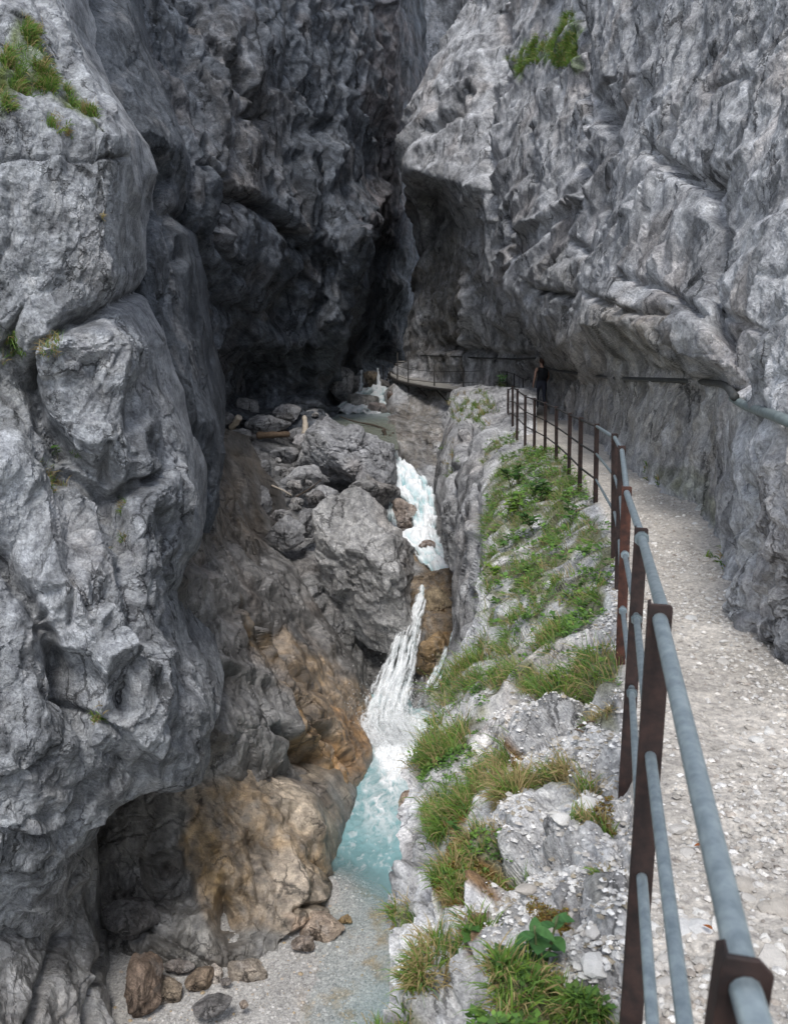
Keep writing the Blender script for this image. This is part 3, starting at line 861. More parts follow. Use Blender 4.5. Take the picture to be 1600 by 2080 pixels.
build_mass('cliff_right', E, E_col, rock_mid, 'pale grey overhanging rock wall above the footpath on the right')

# ---- stream bed and debris ground
S = rock_mass((790, 1720), [(790, 380), (1000, 420), (1150, 480), (1720, 560)], [(790, 960), (1720, 985)],
    [(380, 790, 32), (430, 830, 38), (550, 830, 43), (660, 850, 46), (700, 860, 45), (800, 870, 46), (780, 800, 52), (700, 790, 53), (960, 800, 47), (450, 950, 31.5), (560, 920, 36), (560, 1000, 32.5), (500, 1060, 29.5), (700, 960, 35), (770, 905, 39.2), (800, 925, 38.6), (870, 950, 42), (930, 950, 42), (860, 890, 45), (840, 995, 34.8), (795, 1040, 33.6), (840, 1075, 33),
     (800, 1085, 32.2), (880, 1120, 31.4), (940, 1100, 31), (600, 1050, 30.5), (560, 1130, 27.5), (700, 1100, 29), (640, 1200, 25.5), (700, 1250, 26.8), (800, 1230, 27.5), (880, 1160, 29.6), (920, 1180, 28.8), (885, 1220, 27.6), (910, 1260, 26.6), (850, 1260, 26.6), (880, 1300, 25.4), (880, 1370, 25.2), (920, 1370, 24.4), (840, 1300, 26.2),
     (800, 1400, 25.6), (740, 1400, 25.4), (720, 1340, 26), (800, 1480, 24.8), (900, 1450, 24.0), (720, 1480, 24.4), (985, 1400, 23.5), (560, 1400, 25), (800, 1720, 23), (560, 1720, 22), (985, 1720, 22)],
    step=3.2, seed=8, amp=(0.45, 0.40, 0.14, 0.04), scl=(0.5, 1.1, 2.8), stretch=(1, 1, 0.8))
S_col = rock_tint(S, (0.30, 0.295, 0.29), contrast=0.9, streak=0.15, light=0.4,
    stain_shade=[([(840, 1130), (930, 1150), (930, 1400), (840, 1380), (830, 1250)], 14, (0.34, 0.24, 0.14), 0.9), ([(880, 1290), (925, 1290), (920, 1380), (880, 1370)], 10, (0.42, 0.22, 0.05), 0.8),
            ([(840, 1300), (885, 1300), (885, 1370), (840, 1350)], 10, (0.10, 0.09, 0.06), 0.7), ([(790, 1000), (850, 1010), (850, 1090), (790, 1080)], 12, (0.27, 0.22, 0.19), 0.8), ([(830, 900), (920, 930), (900, 980), (830, 970)], 14, (0.30, 0.24, 0.18), 0.8),
            ([(690, 1300), (800, 1300), (760, 1480), (690, 1480)], 14, (0.10, 0.095, 0.085), 0.7), ([(380, 790), (450, 840), (440, 1000), (380, 1000)], 20, (0.14, 0.13, 0.12), 0.5)])
build_mass('stream_bed', S, S_col, rock_mid, 'rocky stream bed under the cascades and the boulder jam')

# ---- slanting brown slabs between left wall and stream
F = rock_mass((850, 1720), [(850, 330), (1000, 350), (1200, 330), (1400, 360), (1600, 300), (1720, 300)],
    [(850, 385), (920, 425), (1000, 478), (1080, 520), (1140, 600), (1240, 660), (1330, 728), (1400, 748), (1460, 752), (1510, 770), (1570, 762), (1620, 722), (1645, 700), (1720, 660)],
    [(340, 850, 18.6), (385, 860, 22), (420, 920, 23), (380, 950, 19.4), (400, 1040, 18.8), (470, 1040, 23.0), (480, 1100, 22.4), (540, 1130, 25), (400, 1160, 17.4), (460, 1180, 18.6), (520, 1200, 20.8), (600, 1240, 23.4), (400, 1280, 17.0), (470, 1290, 18.0), (530, 1280, 20.0), (520, 1330, 19.2), (600, 1330, 21.2), (560, 1300, 21.2), (660, 1330, 23.4),
     (440, 1400, 16.8), (520, 1400, 18.4), (600, 1400, 20.2), (680, 1400, 22.6), (735, 1400, 24), (460, 1490, 16.4), (560, 1480, 18.3), (600, 1510, 19.2), (660, 1470, 20.6), (640, 1520, 20.4), (720, 1470, 22.2), (750, 1470, 23.4), (765, 1520, 22.4), (700, 1540, 21.0), (660, 1590, 20.2), (720, 1590, 20.8), (755, 1590, 21.8), (690, 1640, 20.3), (500, 1600, 17.4), (600, 1620, 18.8), (360, 1600, 17), (300, 1720, 17), (650, 1720, 19.4)],
    step=3.3, wrapR=(0.8, 4.5, -1.2), roll=26, rollamt=0.05, seed=9, rot=rot_xyz(0, rad(-48), rad(20)), slab=0.65, amp=(0.16, 0.15, 0.09, 0.032), beds=[((0.8, 0.1, 0.75), 1.1, 0.16)], scl=(0.5, 1.1, 2.6), stretch=(1.3, 1.3, 0.22),
    carve=[([(510, 1230), (560, 1290), (600, 1370)], 14, -0.45), ([(500, 1240), (590, 1390)], 7, 0.25), ([(590, 1410), (660, 1500), (720, 1560)], 8, -0.45), ([(420, 1150), (480, 1260)], 12, -0.3), ([(560, 1480), (650, 1560), (690, 1620)], 10, -0.5),
           ([(640, 1400), (730, 1460)], 7, -0.3), ([(620, 1500), (680, 1590)], 8, 0.3), ([(440, 1330), (560, 1400), (600, 1500)], 12, 0.35), ([(420, 950), (500, 1080)], 9, -0.3)])
F_col = rock_tint(F, (0.19, 0.18, 0.17), contrast=1.0, streak=0.2, light=0.25, warm=0.5,
    stain_shade=[([(380, 900), (440, 900), (520, 1080), (520, 1130), (430, 1090)], 20, (0.115, 0.09, 0.065), 0.85), ([(500, 1220), (620, 1380), (590, 1400), (500, 1290)], 10, (0.115, 0.075, 0.035), 0.95),
            ([(560, 1290), (740, 1390), (770, 1520), (745, 1620), (680, 1640), (600, 1520), (560, 1420), (620, 1400)], 20, (0.33, 0.235, 0.145), 0.9), ([(690, 1420), (765, 1500), (740, 1600), (690, 1560)], 14, (0.36, 0.20, 0.085), 0.7),
            ([(590, 1420), (650, 1480), (720, 1580), (690, 1600), (620, 1510)], 8, (0.17, 0.095, 0.03), 0.8), ([(440, 1400), (580, 1440), (595, 1530), (500, 1560), (440, 1480)], 18, (0.20, 0.195, 0.19), 0.8)])
build_mass('cliff_left_ramp', F, F_col, rock_wet, 'brown stained slanting slabs running down to the plunge pool')

# ---- rounded brown rock by the pool
G = rock_mass((1480, 2040), [(1480, 150), (1700, 120), (2040, 180)],
    [(1480, 470), (1540, 500), (1570, 556), (1590, 610), (1620, 655), (1680, 692), (1740, 708), (1790, 710), (1850, 692), (1880, 660), (1905, 612), (1960, 590), (2040, 560)],
    [(150, 1480, 18), (300, 1500, 17.4), (420, 1500, 16.8), (150, 1650, 16.6), (260, 1620, 16.6), (280, 1750, 16.3), (240, 1850, 15.9), (330, 1600, 16.8), (390, 1600, 16.6), (400, 1700, 16.3), (340, 1760, 16.9), (350, 1860, 15.9), (300, 1880, 15.4), (420, 1880, 15.4), (440, 1790, 15.8), (450, 1860, 16.2), (480, 1900, 15.9), (460, 1650, 16.6),
     (500, 1570, 17.7), (560, 1590, 18.2), (520, 1640, 17.2), (600, 1640, 17.6), (520, 1750, 16.3), (600, 1740, 16.8), (560, 1840, 16.0), (640, 1820, 16.5), (660, 1700, 17.6), (700, 1760, 17.9), (690, 1840, 17.2), (600, 1895, 15.9), (540, 1900, 15.8), (430, 1950, 15.2), (360, 1950, 15.1), (280, 1950, 15.3), (200, 1960, 15.6), (300, 2040, 15.4), (580, 2040, 15.6), (180, 2040, 15.6)],
    step=3.3, wrapR=(0.3, 3.0, -0.6), roll=45, rollamt=0.05, seed=10, slab=0.6, amp=(0.18, 0.14, 0.085, 0.032), scl=(0.55, 1.2, 3.0), stretch=(1, 1, 0.8),
    carve=[([(450, 1790), (455, 1890)], 12, -0.5), ([(380, 1660), (400, 1820)], 14, 0.25), ([(520, 1700), (530, 1830)], 10, -0.25), ([(590, 1700), (620, 1840)], 12, 0.25), ([(640, 1740), (690, 1790)], 7, -0.3), ([(500, 1620), (600, 1640), (660, 1700)], 8, 0.2), ([(600, 1850), (690, 1830)], 7, -0.35), ([(290, 1880), (420, 1960)], 8, -0.3)])
G_col = rock_tint(G, (0.20, 0.19, 0.175), contrast=1.0, streak=0.2, light=0.25, warm=0.5,
    stain_shade=[([(370, 1620), (500, 1560), (640, 1600), (710, 1740), (690, 1860), (600, 1900), (520, 1880), (450, 1900), (400, 1800)], 30, (0.34, 0.245, 0.15), 0.85),
            ([(540, 1720), (640, 1760), (700, 1850), (590, 1900), (540, 1850)], 20, (0.36, 0.31, 0.255), 0.7), ([(480, 1570), (620, 1590), (680, 1680), (600, 1680)], 16, (0.40, 0.34, 0.27), 0.7),
            ([(600, 1850), (690, 1850), (680, 1930), (590, 1940)], 10, (0.46, 0.34, 0.25), 0.8), ([(180, 1560), (340, 1600), (330, 1850), (200, 1900)], 30, (0.10, 0.09, 0.08), 0.75), ([(380, 1640), (470, 1700), (460, 1830), (390, 1780)], 16, (0.28, 0.185, 0.085), 0.8)])  # the near-black patch puts the left hollow's shade into the colour
build_mass('cliff_left_toe', G, G_col, rock_wet, 'rounded ochre brown rock toe beside the turquoise pool')

# ---- pale rib below the catwalk end
K = rock_mass((786, 1560), [(786, 935), (800, 912), (850, 902), (950, 890), (1000, 886), (1100, 892), (1180, 918), (1330, 924), (1400, 905), (1560, 880)],
    [(786, 1090), (900, 1090), (1560, 1120)],
    [(935, 786, 33), (1090, 786, 31), (912, 802, 32), (960, 800, 31), (1030, 800, 28), (1080, 800, 27.5), (905, 850, 29), (955, 850, 25.5), (1010, 840, 24.5), (1080, 850, 23), (893, 950, 26), (940, 950, 22.5), (985, 950, 20.5), (1080, 950, 18), (888, 1010, 25), (940, 1050, 20), (1000, 1050, 17.6), (900, 1120, 23), (950, 1150, 18.4), (1010, 1150, 15.6),
     (922, 1250, 20), (970, 1250, 16.2), (1090, 1250, 13.5), (925, 1340, 18.5), (980, 1350, 14.6), (880, 1560, 17), (1120, 1560, 12)],
    step=3.3, wrapL=(1.5, 5.5, -0.6), roll=30, rollamt=0.06, seed=11, rot=rot_xyz(rad(8), rad(6), 0), amp=(0.34, 0.26, 0.09, 0.034), scl=(0.5, 1.3, 3.2), stretch=(1.3, 1.3, 0.28),
    carve=[([(950, 830), (945, 930)], 7, -0.4), ([(985, 980), (960, 1150), (955, 1300)], 7, -0.35), ([(925, 950), (915, 1150)], 6, -0.3)])
build_mass('ledge_rib', K, rock_tint(K, (0.47, 0.465, 0.465), contrast=1.1, streak=0.35, light=0.5), rock_mid, 'pale vertical rock rib dropping from the ledge to the cascades')
print('masses', round(time.time() - T0, 1))

# ================================================================== LEDGE AND FOOTPATH
FENCE_BASE = [(1300, 2600), (1275, 2160), (1268, 1620), (1258, 1393), (1252, 1230), (1246, 1144), (1226, 1060), (1205, 1022), (1180, 1000), (1155, 966), (1130, 936),
              (1105, 919), (1085, 911), (1066, 905), (1056, 888), (1046, 876), (1034, 866), (1032, 830), (1026, 806), (1000, 799), (900, 795)]
jd = [  # x, y, drop below the eye (m)
    (930, 1340, 3.5), (1000, 1200, 3.25), (990, 1100, 3.45), (1100, 1200, 2.75), (1180, 1200, 2.4), (1240, 1144, 2.19), (1100, 1080, 2.95), (1180, 1080, 2.55), (985, 1030, 3.55), (1040, 1000, 3.2), (1120, 1000, 2.9), (1190, 1030, 2.55),
    (985, 950, 3.7), (1050, 950, 3.3), (1130, 936, 2.98), (1000, 870, 3.75), (1060, 905, 3.35), (1035, 866, 3.75), (1030, 830, 4.1), (1020, 800, 4.45), (940, 797, 4.7), (960, 785, 4.6),
    (885, 1420, 3.15), (872, 1500, 3.0), (940, 1420, 2.95), (1000, 1450, 2.7), (1060, 1380, 2.6), (1150, 1400, 2.25), (1250, 1400, 2.03), (1060, 1300, 2.8), (1180, 1290, 2.3), (940, 1550, 2.75), (868, 1600, 2.95), (1050, 1550, 2.4), (1150, 1520, 2.15),
    (840, 1660, 2.92), (920, 1660, 2.62), (1000, 1650, 2.38), (1130, 1640, 2.1), (1250, 1640, 1.97), (798, 1750, 2.82), (880, 1760, 2.58), (960, 1800, 2.36), (1060, 1800, 2.12), (1180, 1800, 1.93), (786, 1900, 2.68), (870, 1950, 2.38), (960, 1950, 2.2), (1080, 1980, 1.98), (1200, 2000, 1.83),
    (775, 2020, 2.55), (760, 2130, 2.38), (900, 2120, 2.12), (1050, 2150, 1.92), (1270, 2160, 1.76), (740, 2400, 2.2), (1270, 2400, 1.72),
    (1400, 2100, 1.74), (1600, 2100, 1.72), (1900, 2100, 1.72), (1600, 2400, 1.7), (1400, 1850, 1.84), (1600, 1850, 1.82), (1400, 1600, 1.95), (1600, 1600, 1.93), (1900, 1600, 1.9), (1400, 1420, 2.03), (1600, 1420, 2.0), (1400, 1300, 2.09), (1560, 1310, 2.06), (1330, 1200, 2.15), (1460, 1190, 2.14), (1350, 1100, 2.25), (1480, 1060, 2.28), (1300, 1030, 2.42), (1400, 1000, 2.46), (1300, 970, 2.6),
    (1240, 960, 2.68), (1260, 920, 2.9), (1200, 900, 3.2), (1120, 870, 3.6), (1140, 900, 3.3), (1180, 880, 3.45), (1100, 850, 3.9), (1080, 880, 3.55), (1110, 833, 4.18), (1070, 825, 4.22), (1050, 805, 4.45), (1080, 800, 4.5)]
J = rock_mass((782, 2420),
    [(782, 950), (800, 1000), (815, 1026), (850, 1004), (880, 990), (950, 978), (1050, 978), (1120, 984), (1220, 978), (1300, 945), (1350, 922), (1420, 880), (1500, 868), (1600, 864), (1660, 838), (1700, 812), (1750, 796), (1850, 788), (1950, 782), (2020, 772), (2130, 756), (2420, 720)],
    [(782, 1130), (830, 1150), (900, 1300), (960, 1500), (1050, 1640), (1200, 1760), (1400, 1800), (2420, 1800)],
    [(x, y, ddrop(y, dr)) for x, y, dr in jd], step=3.1, wrapL=(0.15, 1.1, -12.0), roll=22, rollamt=0.03, seed=12, rot=rot_xyz(rad(20), rad(40), 0),
    amp=(0.10, 0.16, 0.07, 0.020), scl=(0.9, 2.2, 5.5), stretch=(1, 1, 0.7),
    carve=[([(1000, 1640), (900, 1800), (840, 1990)], 14, -0.12), ([(960, 1500), (1100, 1460), (1180, 1440)], 16, 0.07), ([(1060, 1560), (1200, 1500)], 22, 0.08), ([(1050, 1720), (1200, 1680)], 30, 0.06), ([(1040, 1690), (960, 1850), (900, 2000)], 12, -0.10), ([(850, 1700), (800, 2000)], 12, 0.06), ([(1100, 1930), (900, 2070)], 14, 0.06), ([(1180, 1040), (1240, 1020)], 16, 0.12), ([(1090, 1210), (1200, 1190)], 16, 0.08)],
    ampmask=lambda x, y: 1 - 0.86 * sstep(-6, 26, x - np.interp(y, [p[1] for p in FENCE_BASE[::-1]], [p[0] for p in FENCE_BASE[::-1]])))
fx = np.interp(J.py, [p[1] for p in FENCE_BASE[::-1]], [p[0] for p in FENCE_BASE[::-1]])
on_path = sstep(-4, 22, J.px - fx)
# loose gravel: fist-sized and smaller stones pressed into the tread
Pj = J.base
gsp = np.linalg.norm(np.gradient(J.base.reshape(*J.shape, 3), axis=0), axis=-1).ravel()
g1, _, gi, _ = worley(Pj * np.array([13, 13, 9], np.float32), 3)
g2, _, gi2, _ = worley(Pj * np.array([34, 34, 26], np.float32), 4)
dome1 = np.sqrt(np.clip(0.40 - g1, 0, 1)) * (R1[gi] > 0.45) * R1[(gi + 9) & 255] * np.clip(1.3 - gsp * 14, 0, 1)
dome2 = np.sqrt(np.clip(0.42 - g2, 0, 1)) * R1[(gi2 + 5) & 255] * np.clip(1.3 - gsp * 34, 0, 1)
zone = sstep(-0.2, 0.5, fbm(Pj * 1.4, 3, 77))
J.V[:, 2] += (on_path * (0.026 * dome1 * zone + 0.009 * dome2 * (0.3 + 0.7 * zone) + 0.02 * fbm(Pj * 1.8, 3, 78)) + (1 - on_path) * (0.02 * dome1 + 0.012 * dome2) * sstep(0.0, 0.6, fbm(Pj * 0.9, 3, 79))).astype(np.float32)

GRASS_J = [  # polygon, blades, length, green share
    ([(1010, 862), (1050, 880), (1040, 905), (1000, 925), (950, 965), (965, 920), (990, 880)], 1500, 0.22, 0.75),
    ([(1015, 935), (1060, 915), (1135, 915), (1165, 950), (1205, 1010), (1185, 1050), (1250, 1100), (1250, 1165), (1160, 1165), (1090, 1180), (1060, 1250), (1000, 1310), (985, 1200), (975, 1050)], 6500, 0.23, 0.82),
    ([(1000, 1310), (1060, 1250), (1130, 1290), (1200, 1330), (1255, 1340), (1260, 1400), (1180, 1420), (1120, 1440), (1040, 1390), (980, 1450), (930, 1560), (880, 1640), (866, 1520), (880, 1410), (930, 1360)], 5500, 0.23, 0.72),
    ([(885, 1560), (960, 1520), (1045, 1520), (1040, 1560), (980, 1600), (940, 1680), (890, 1740), (872, 1680)], 3200, 0.2, 0.7),
    ([(1000, 1600), (1100, 1570), (1185, 1570), (1160, 1610), (1060, 1650), (1010, 1640)], 2200, 0.17, 0.25),
    ([(930, 1730), (1040, 1690), (1030, 1780), (960, 1840), (900, 1860)], 2200, 0.13, 0.45),
    ([(880, 1920), (1000, 1875), (990, 1900), (910, 1990), (850, 2020)], 1700, 0.13, 0.5),
    ([(960, 2200), (990, 2040), (1080, 1980), (1190, 1985), (1260, 2060), (1262, 2200)], 2300, 0.11, 0.7),
    ([(770, 2090), (830, 2050), (862, 2100), (860, 2160), (750, 2160)], 1200, 0.13, 0.8),
    ([(1150, 1655), (1230, 1640), (1240, 1670), (1170, 1680)], 350, 0.10, 0.5), ([(1070, 1180), (1240, 1170), (1250, 1240), (1180, 1330), (1080, 1290)], 1400, 0.15, 0.7),
    ([(800, 1850), (840, 1830), (830, 1910), (790, 1920)], 260, 0.14, 0.5), ([(1180, 1440), (1250, 1420), (1250, 1480), (1190, 1500)], 300, 0.10, 0.3), ([(1195, 1760), (1240, 1740), (1240, 1830), (1200, 1840)], 320, 0.07, 0.1)]
gm = np.zeros(len(Pj))
for poly, *_ in GRASS_J:
    gm = np.maximum(gm, poly_soft(J.px + 14 * perlin(Pj * 4, 81), J.py + 14 * perlin(Pj * 4, 82), poly, 14))
J_col = rock_tint(J, (0.54, 0.53, 0.52), contrast=1.2, streak=0.1, light=0.5, warm=0.35)
dk = sstep(0.15, 0.6, fbm(Pj * 5.0, 4, 83, 0.7))[:, None] * 0.6
J_col = J_col * (1 - dk) + dk * np.array([0.20, 0.19, 0.18])
soil = np.array([0.15, 0.15, 0.07])[None] * (1 + 0.5 * fbm(Pj * 8, 3, 84))[:, None]
gs = (gm * (0.15 + 1.1 * sstep(-0.3, 0.3, fbm(Pj * 3.0, 3, 203)) + 0.2 * fbm(Pj * 9, 2, 85)).clip(0, 0.9))[:, None]
J_col = J_col * (1 - gs) + gs * soil
for poly in ([(1035, 1530), (1065, 1535), (1060, 1600), (1030, 1610)], [(900, 1830), (960, 1780), (1030, 1760), (1000, 1830), (920, 1870)], [(1090, 1850), (1140, 1840), (1140, 1900), (1090, 1900)], [(960, 1900), (1010, 1860), (1000, 1930), (960, 1960)], [(930, 1640), (960, 1630), (930, 1720), (910, 1730)]):
    k = (0.9 * poly_soft(J.px + 16 * perlin(Pj * 7, 86), J.py + 16 * perlin(Pj * 7, 87), poly, 9))[:, None]
    J_col = J_col * (1 - k) + k * np.array([0.17, 0.085, 0.02]) * (1 + 0.5 * perlin(Pj * 20, 88))[:, None]
pn = fbm(Pj * 2.2, 4, 89, 0.65)
pc = np.array([0.44, 0.405, 0.36])[None] * (1 + 0.16 * pn + 0.14 * zone)[:, None]
pc *= (1 + 0.30 * (R1[(gi + 31) & 255] - 0.5) * (dome1 > 0.05) + 0.22 * (R1[(gi2 + 41) & 255] - 0.5))[:, None]
op = on_path[:, None]
J_col = (J_col * (1 - op) + op * pc).clip(0.02, 0.85).astype(np.float32)

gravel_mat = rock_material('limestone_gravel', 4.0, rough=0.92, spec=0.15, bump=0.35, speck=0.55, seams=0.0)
jf = mass_faces(J.shape)
is_path = on_path[jf].mean(1) > 0.5
def sub_mesh(name, V, faces, col, mat, label):
    used = np.unique(faces)
    re = np.zeros(len(V), np.int32)
    re[used] = np.arange(len(used))
    return tag(mesh_obj(name, V[used], re[faces], mat, col=col[used]), label, None, None, 'structure')
path_obj = sub_mesh('path', J.V, jf[is_path], J_col, gravel_mat, 'pale gravel footpath cut into the right wall')
ledge_obj = sub_mesh('ledge', J.V, jf[~is_path], J_col, rock_near, 'grassy limestone ledge between the railing and the gorge')
J.vn = mass_normals(J)

def at(m, px, py):
    i = np.argmin((m.px - px) ** 2 + (m.py - py) ** 2)
    return Vector(m.V[i].tolist())

# ---- path and right wall go on beside the viewpoint
J2 = rock_mass((1395, 2700), [(1395, 1795), (2700, 1795)], [(1395, 2700), (2700, 2700)],
    [(x, y, ddrop(y, dr)) for x, y, dr in [(1700, 1395, 2.0), (2700, 1395, 2.0), (1700, 1700, 1.88), (2700, 1700, 1.88), (1700, 2100, 1.735), (2700, 2100, 1.735), (1700, 2700, 1.70), (2700, 2700, 1.70)]],
    step=8, seed=12, amp=(0.02, 0.02, 0.01, 0.006), scl=(0.9, 2.2, 5.5))
J2_col = np.repeat(np.array([[0.47, 0.435, 0.39]], np.float32), len(J2.V), 0) * (1 + 0.2 * fbm(J2.base * 3, 3, 89))[:, None].astype(np.float32)
build_mass('path_near', J2, J2_col, gravel_mat, 'near end of the gravel footpath beside the viewpoint')
E2 = rock_mass((-480, 1900), [(-480, 1840), (1900, 1840)], [(-480, 2900), (1900, 2900)],
    [(1880, -480, 9.1), (2900, -480, 6), (1880, 0, 7.1), (2900, 0, 4.6), (1880, 330, 5.5), (2900, 330, 3.7), (1880, 620, 4.45), (2900, 620, 3.1), (1880, 960, 3.85), (2900, 960, 2.8), (1880, 1200, 3.85), (2900, 1200, 2.75), (1880, 1420, 4.3), (2900, 1420, 2.75), (1880, 1900, 4.1), (2900, 1900, 2.7)],
    step=9, seed=6, amp=(0.1, 0.12, 0.08, 0.03), scl=(0.3, 0.75, 2.2))
build_mass('cliff_right_near', E2, rock_tint(E2, (0.43, 0.433, 0.445), streak=0.3, light=0.5), rock_mid, 'right rock wall beside the viewpoint')

# ---- loose stones on the path and ledge, each one its own piece
def stone_mesh(name, seed, sub=2, planes=9, mat=None, flat=0.6, tintc=(0.58, 0.55, 0.51)):
    r = np.random.RandomState(seed)
    bm = bmesh.new()
    bmesh.ops.create_icosphere(bm, subdivisions=sub, radius=1.0)
    V = np.array([v.co[:] for v in bm.verts], np.float32)
    Fc = np.array([[v.index for v in f.verts] for f in bm.faces], np.int32)
    bm.free()
    V = shape_block(V, r, planes)
    V[:, 2] *= flat
    c = np.repeat(np.array(tintc, np.float32)[None], len(V), 0) * (1 + 0.25 * perlin(V * 2.5 + seed, 5))[:, None]
    o = mesh_obj(name, V, Fc, mat, col=c.astype(np.float32))
    me = o.data
    bpy.data.objects.remove(o)
    return me

def shape_block(V, r, planes=12, sharp=14.0):
    """pull a unit sphere onto a random convex block with slightly worn edges"""
    n = r.normal(size=(planes, 3))
    n /= np.linalg.norm(n, axis=1)[:, None]
    h = r.uniform(0.62, 0.95, planes)
    D = V / np.linalg.norm(V, axis=1)[:, None]
    c = np.clip(D @ n.T, 1e-3, None) / h
    rr = (c ** sharp).sum(1) ** (-1.0 / sharp)
    return (D * np.minimum(rr, 1.15)[:, None]).astype(np.float32)

STONE_ME = [stone_mesh('stone', 500 + i, 2, 10, gravel_mat, 0.55, c) for i, c in enumerate([(0.60, 0.57, 0.53), (0.66, 0.64, 0.60), (0.50, 0.47, 0.43), (0.56, 0.55, 0.53), (0.70, 0.67, 0.62), (0.44, 0.40, 0.35)])]
rs = np.random.RandomState(21)
def scatter_stones(parent, cand, count, smin, smax, w=None):
    idx = rs.choice(cand, count, replace=False, p=w)
    for i in idx:
        o = bpy.data.objects.new('stone', STONE_ME[rs.randint(6)])
        s = smin + (smax - smin) * rs.rand() ** 3
        o.location = J.V[i] + np.array([0, 0, s * 0.02])
        o.scale = (s * rs.uniform(0.7, 1.3), s, s * rs.uniform(0.6, 1.0))
        o.rotation_euler = (rs.uniform(-0.3, 0.3), rs.uniform(-0.3, 0.3), rs.uniform(0, 6.3))
        COL.objects.link(o)
        o.parent = parent
ci = np.nonzero((J.px > fx + 20) & (J.px < 1640) & (J.py > 1050) & (J.py < 2110) & (J.V[:, 2] > 8))[0]
dist = np.linalg.norm(J.V[ci] - np.array([0, 0, CAMZ]), axis=1)
wgt = (0.15 + sstep(-0.1, 0.5, fbm(J.V[ci] * 1.1, 3, 91))) * dist ** 1.2
scatter_stones(path_obj, ci, 240, 0.010, 0.042, wgt / wgt.sum())
ci = np.nonzero((J.px < fx - 10) & (J.px > 1050) & (J.py > 1180) & (J.py < 2080) & (gm < 0.3) & (J.vn[:, 2] > 0.55))[0]
scatter_stones(ledge_obj, ci, 80, 0.012, 0.05)

# fine grit and pebbles, too small to count
def grit(name, idx, n, rmin, rmax, cols, probs, label, seed):
    r = np.random.RandomState(seed)
    dd_ = np.linalg.norm(J.V[idx] - np.array([0, 0, CAMZ]), axis=1)
    w = dd_ ** 1.5 * (0.25 + sstep(-0.3, 0.5, fbm(J.V[idx] * 1.6, 3, 411)))
    k = r.choice(idx, n, p=w / w.sum())
    c0 = J.V[k] + r.normal(size=(n, 3)) * np.array([0.012, 0.012, 0.0])
    rr = rmin + (rmax - rmin) * r.rand(n) ** 3.5
    c0[:, 2] += rr * 0.1
    sv = np.array([[1, 0, 0], [0.3, 0.9, 0.05], [-0.8, 0.5, 0], [-0.7, -0.6, 0.1], [0.4, -0.9, 0], [0.1, 0.1, 0.62], [-0.35, 0.2, 0.5]])
    sf = np.array([[0, 1, 5], [1, 2, 6], [1, 6, 5], [2, 3, 6], [3, 5, 6], [3, 4, 5], [4, 0, 5]])
    an = r.rand(n) * 6.283
    SV = sv[None] * rr[:, None, None] * r.uniform(0.65, 1.35, (n, 1, 3))
    V = np.stack([SV[..., 0] * np.cos(an)[:, None] - SV[..., 1] * np.sin(an)[:, None], SV[..., 0] * np.sin(an)[:, None] + SV[..., 1] * np.cos(an)[:, None], SV[..., 2]], -1) + c0[:, None]
    c = np.array(cols)[r.choice(len(cols), n, p=probs)] * (1 + 0.12 * r.randn(n, 1)).clip(0.6, 1.4)
    o = mesh_obj(name, V.reshape(-1, 3), (np.arange(n)[:, None, None] * 7 + sf[None]).reshape(-1, 3), gravel_mat, col=np.repeat(c, 7, 0).astype(np.float32))
    return tag(o, label, None, None, 'stuff')
pi_ = np.nonzero((J.px > fx + 8) & (J.px < 1680) & (J.py > 960) & (J.py < 2150) & (J.V[:, 2] > 8))[0]
grit('path_grit', pi_, 18000, 0.0035, 0.021, [(0.46, 0.43, 0.39), (0.54, 0.51, 0.47), (0.38, 0.35, 0.31), (0.34, 0.30, 0.26), (0.60, 0.58, 0.55)], [0.34, 0.24, 0.22, 0.1, 0.1], 'fine pale gravel and grit lying on the footpath', 61)
li_ = np.nonzero((J.px < fx + 6) & (J.px > 1000) & (J.py > 1150) & (J.py < 2150) & (gm < 0.4) & (J.vn[:, 2] > 0.6))[0]
grit('ledge_grit', li_, 7000, 0.003, 0.018, [(0.58, 0.56, 0.53), (0.68, 0.66, 0.63), (0.42, 0.39, 0.35), (0.30, 0.26, 0.20)], [0.4, 0.25, 0.2, 0.15], 'small pale stone chips on the bare rock of the ledge', 62)

# ================================================================== GRASS
def leaf_material(name, rough=0.6, trans=0.35):
    m, nt, b = new_mat(name)
    atn = nt.nodes.new('ShaderNodeAttribute')
    atn.attribute_name = 'tint'
    nt.links.new(atn.outputs['Color'], b.inputs['Base Color'])
    b.inputs['Roughness'].default_value = rough
    b.inputs['Specular IOR Level'].default_value = 0.3
    tr = nt.nodes.new('ShaderNodeBsdfTranslucent')
    nt.links.new(atn.outputs['Color'], tr.inputs['Color'])
    mx = nt.nodes.new('ShaderNodeMixShader')
    mx.inputs[0].default_value = trans
    nt.links.new(b.outputs[0], mx.inputs[1])
    nt.links.new(tr.outputs[0], mx.inputs[2])
    out = [n for n in nt.nodes if n.type == 'OUTPUT_MATERIAL'][0]
    nt.links.new(mx.outputs[0], out.inputs['Surface'])
    return m
grass_mat = leaf_material('grass_blades')

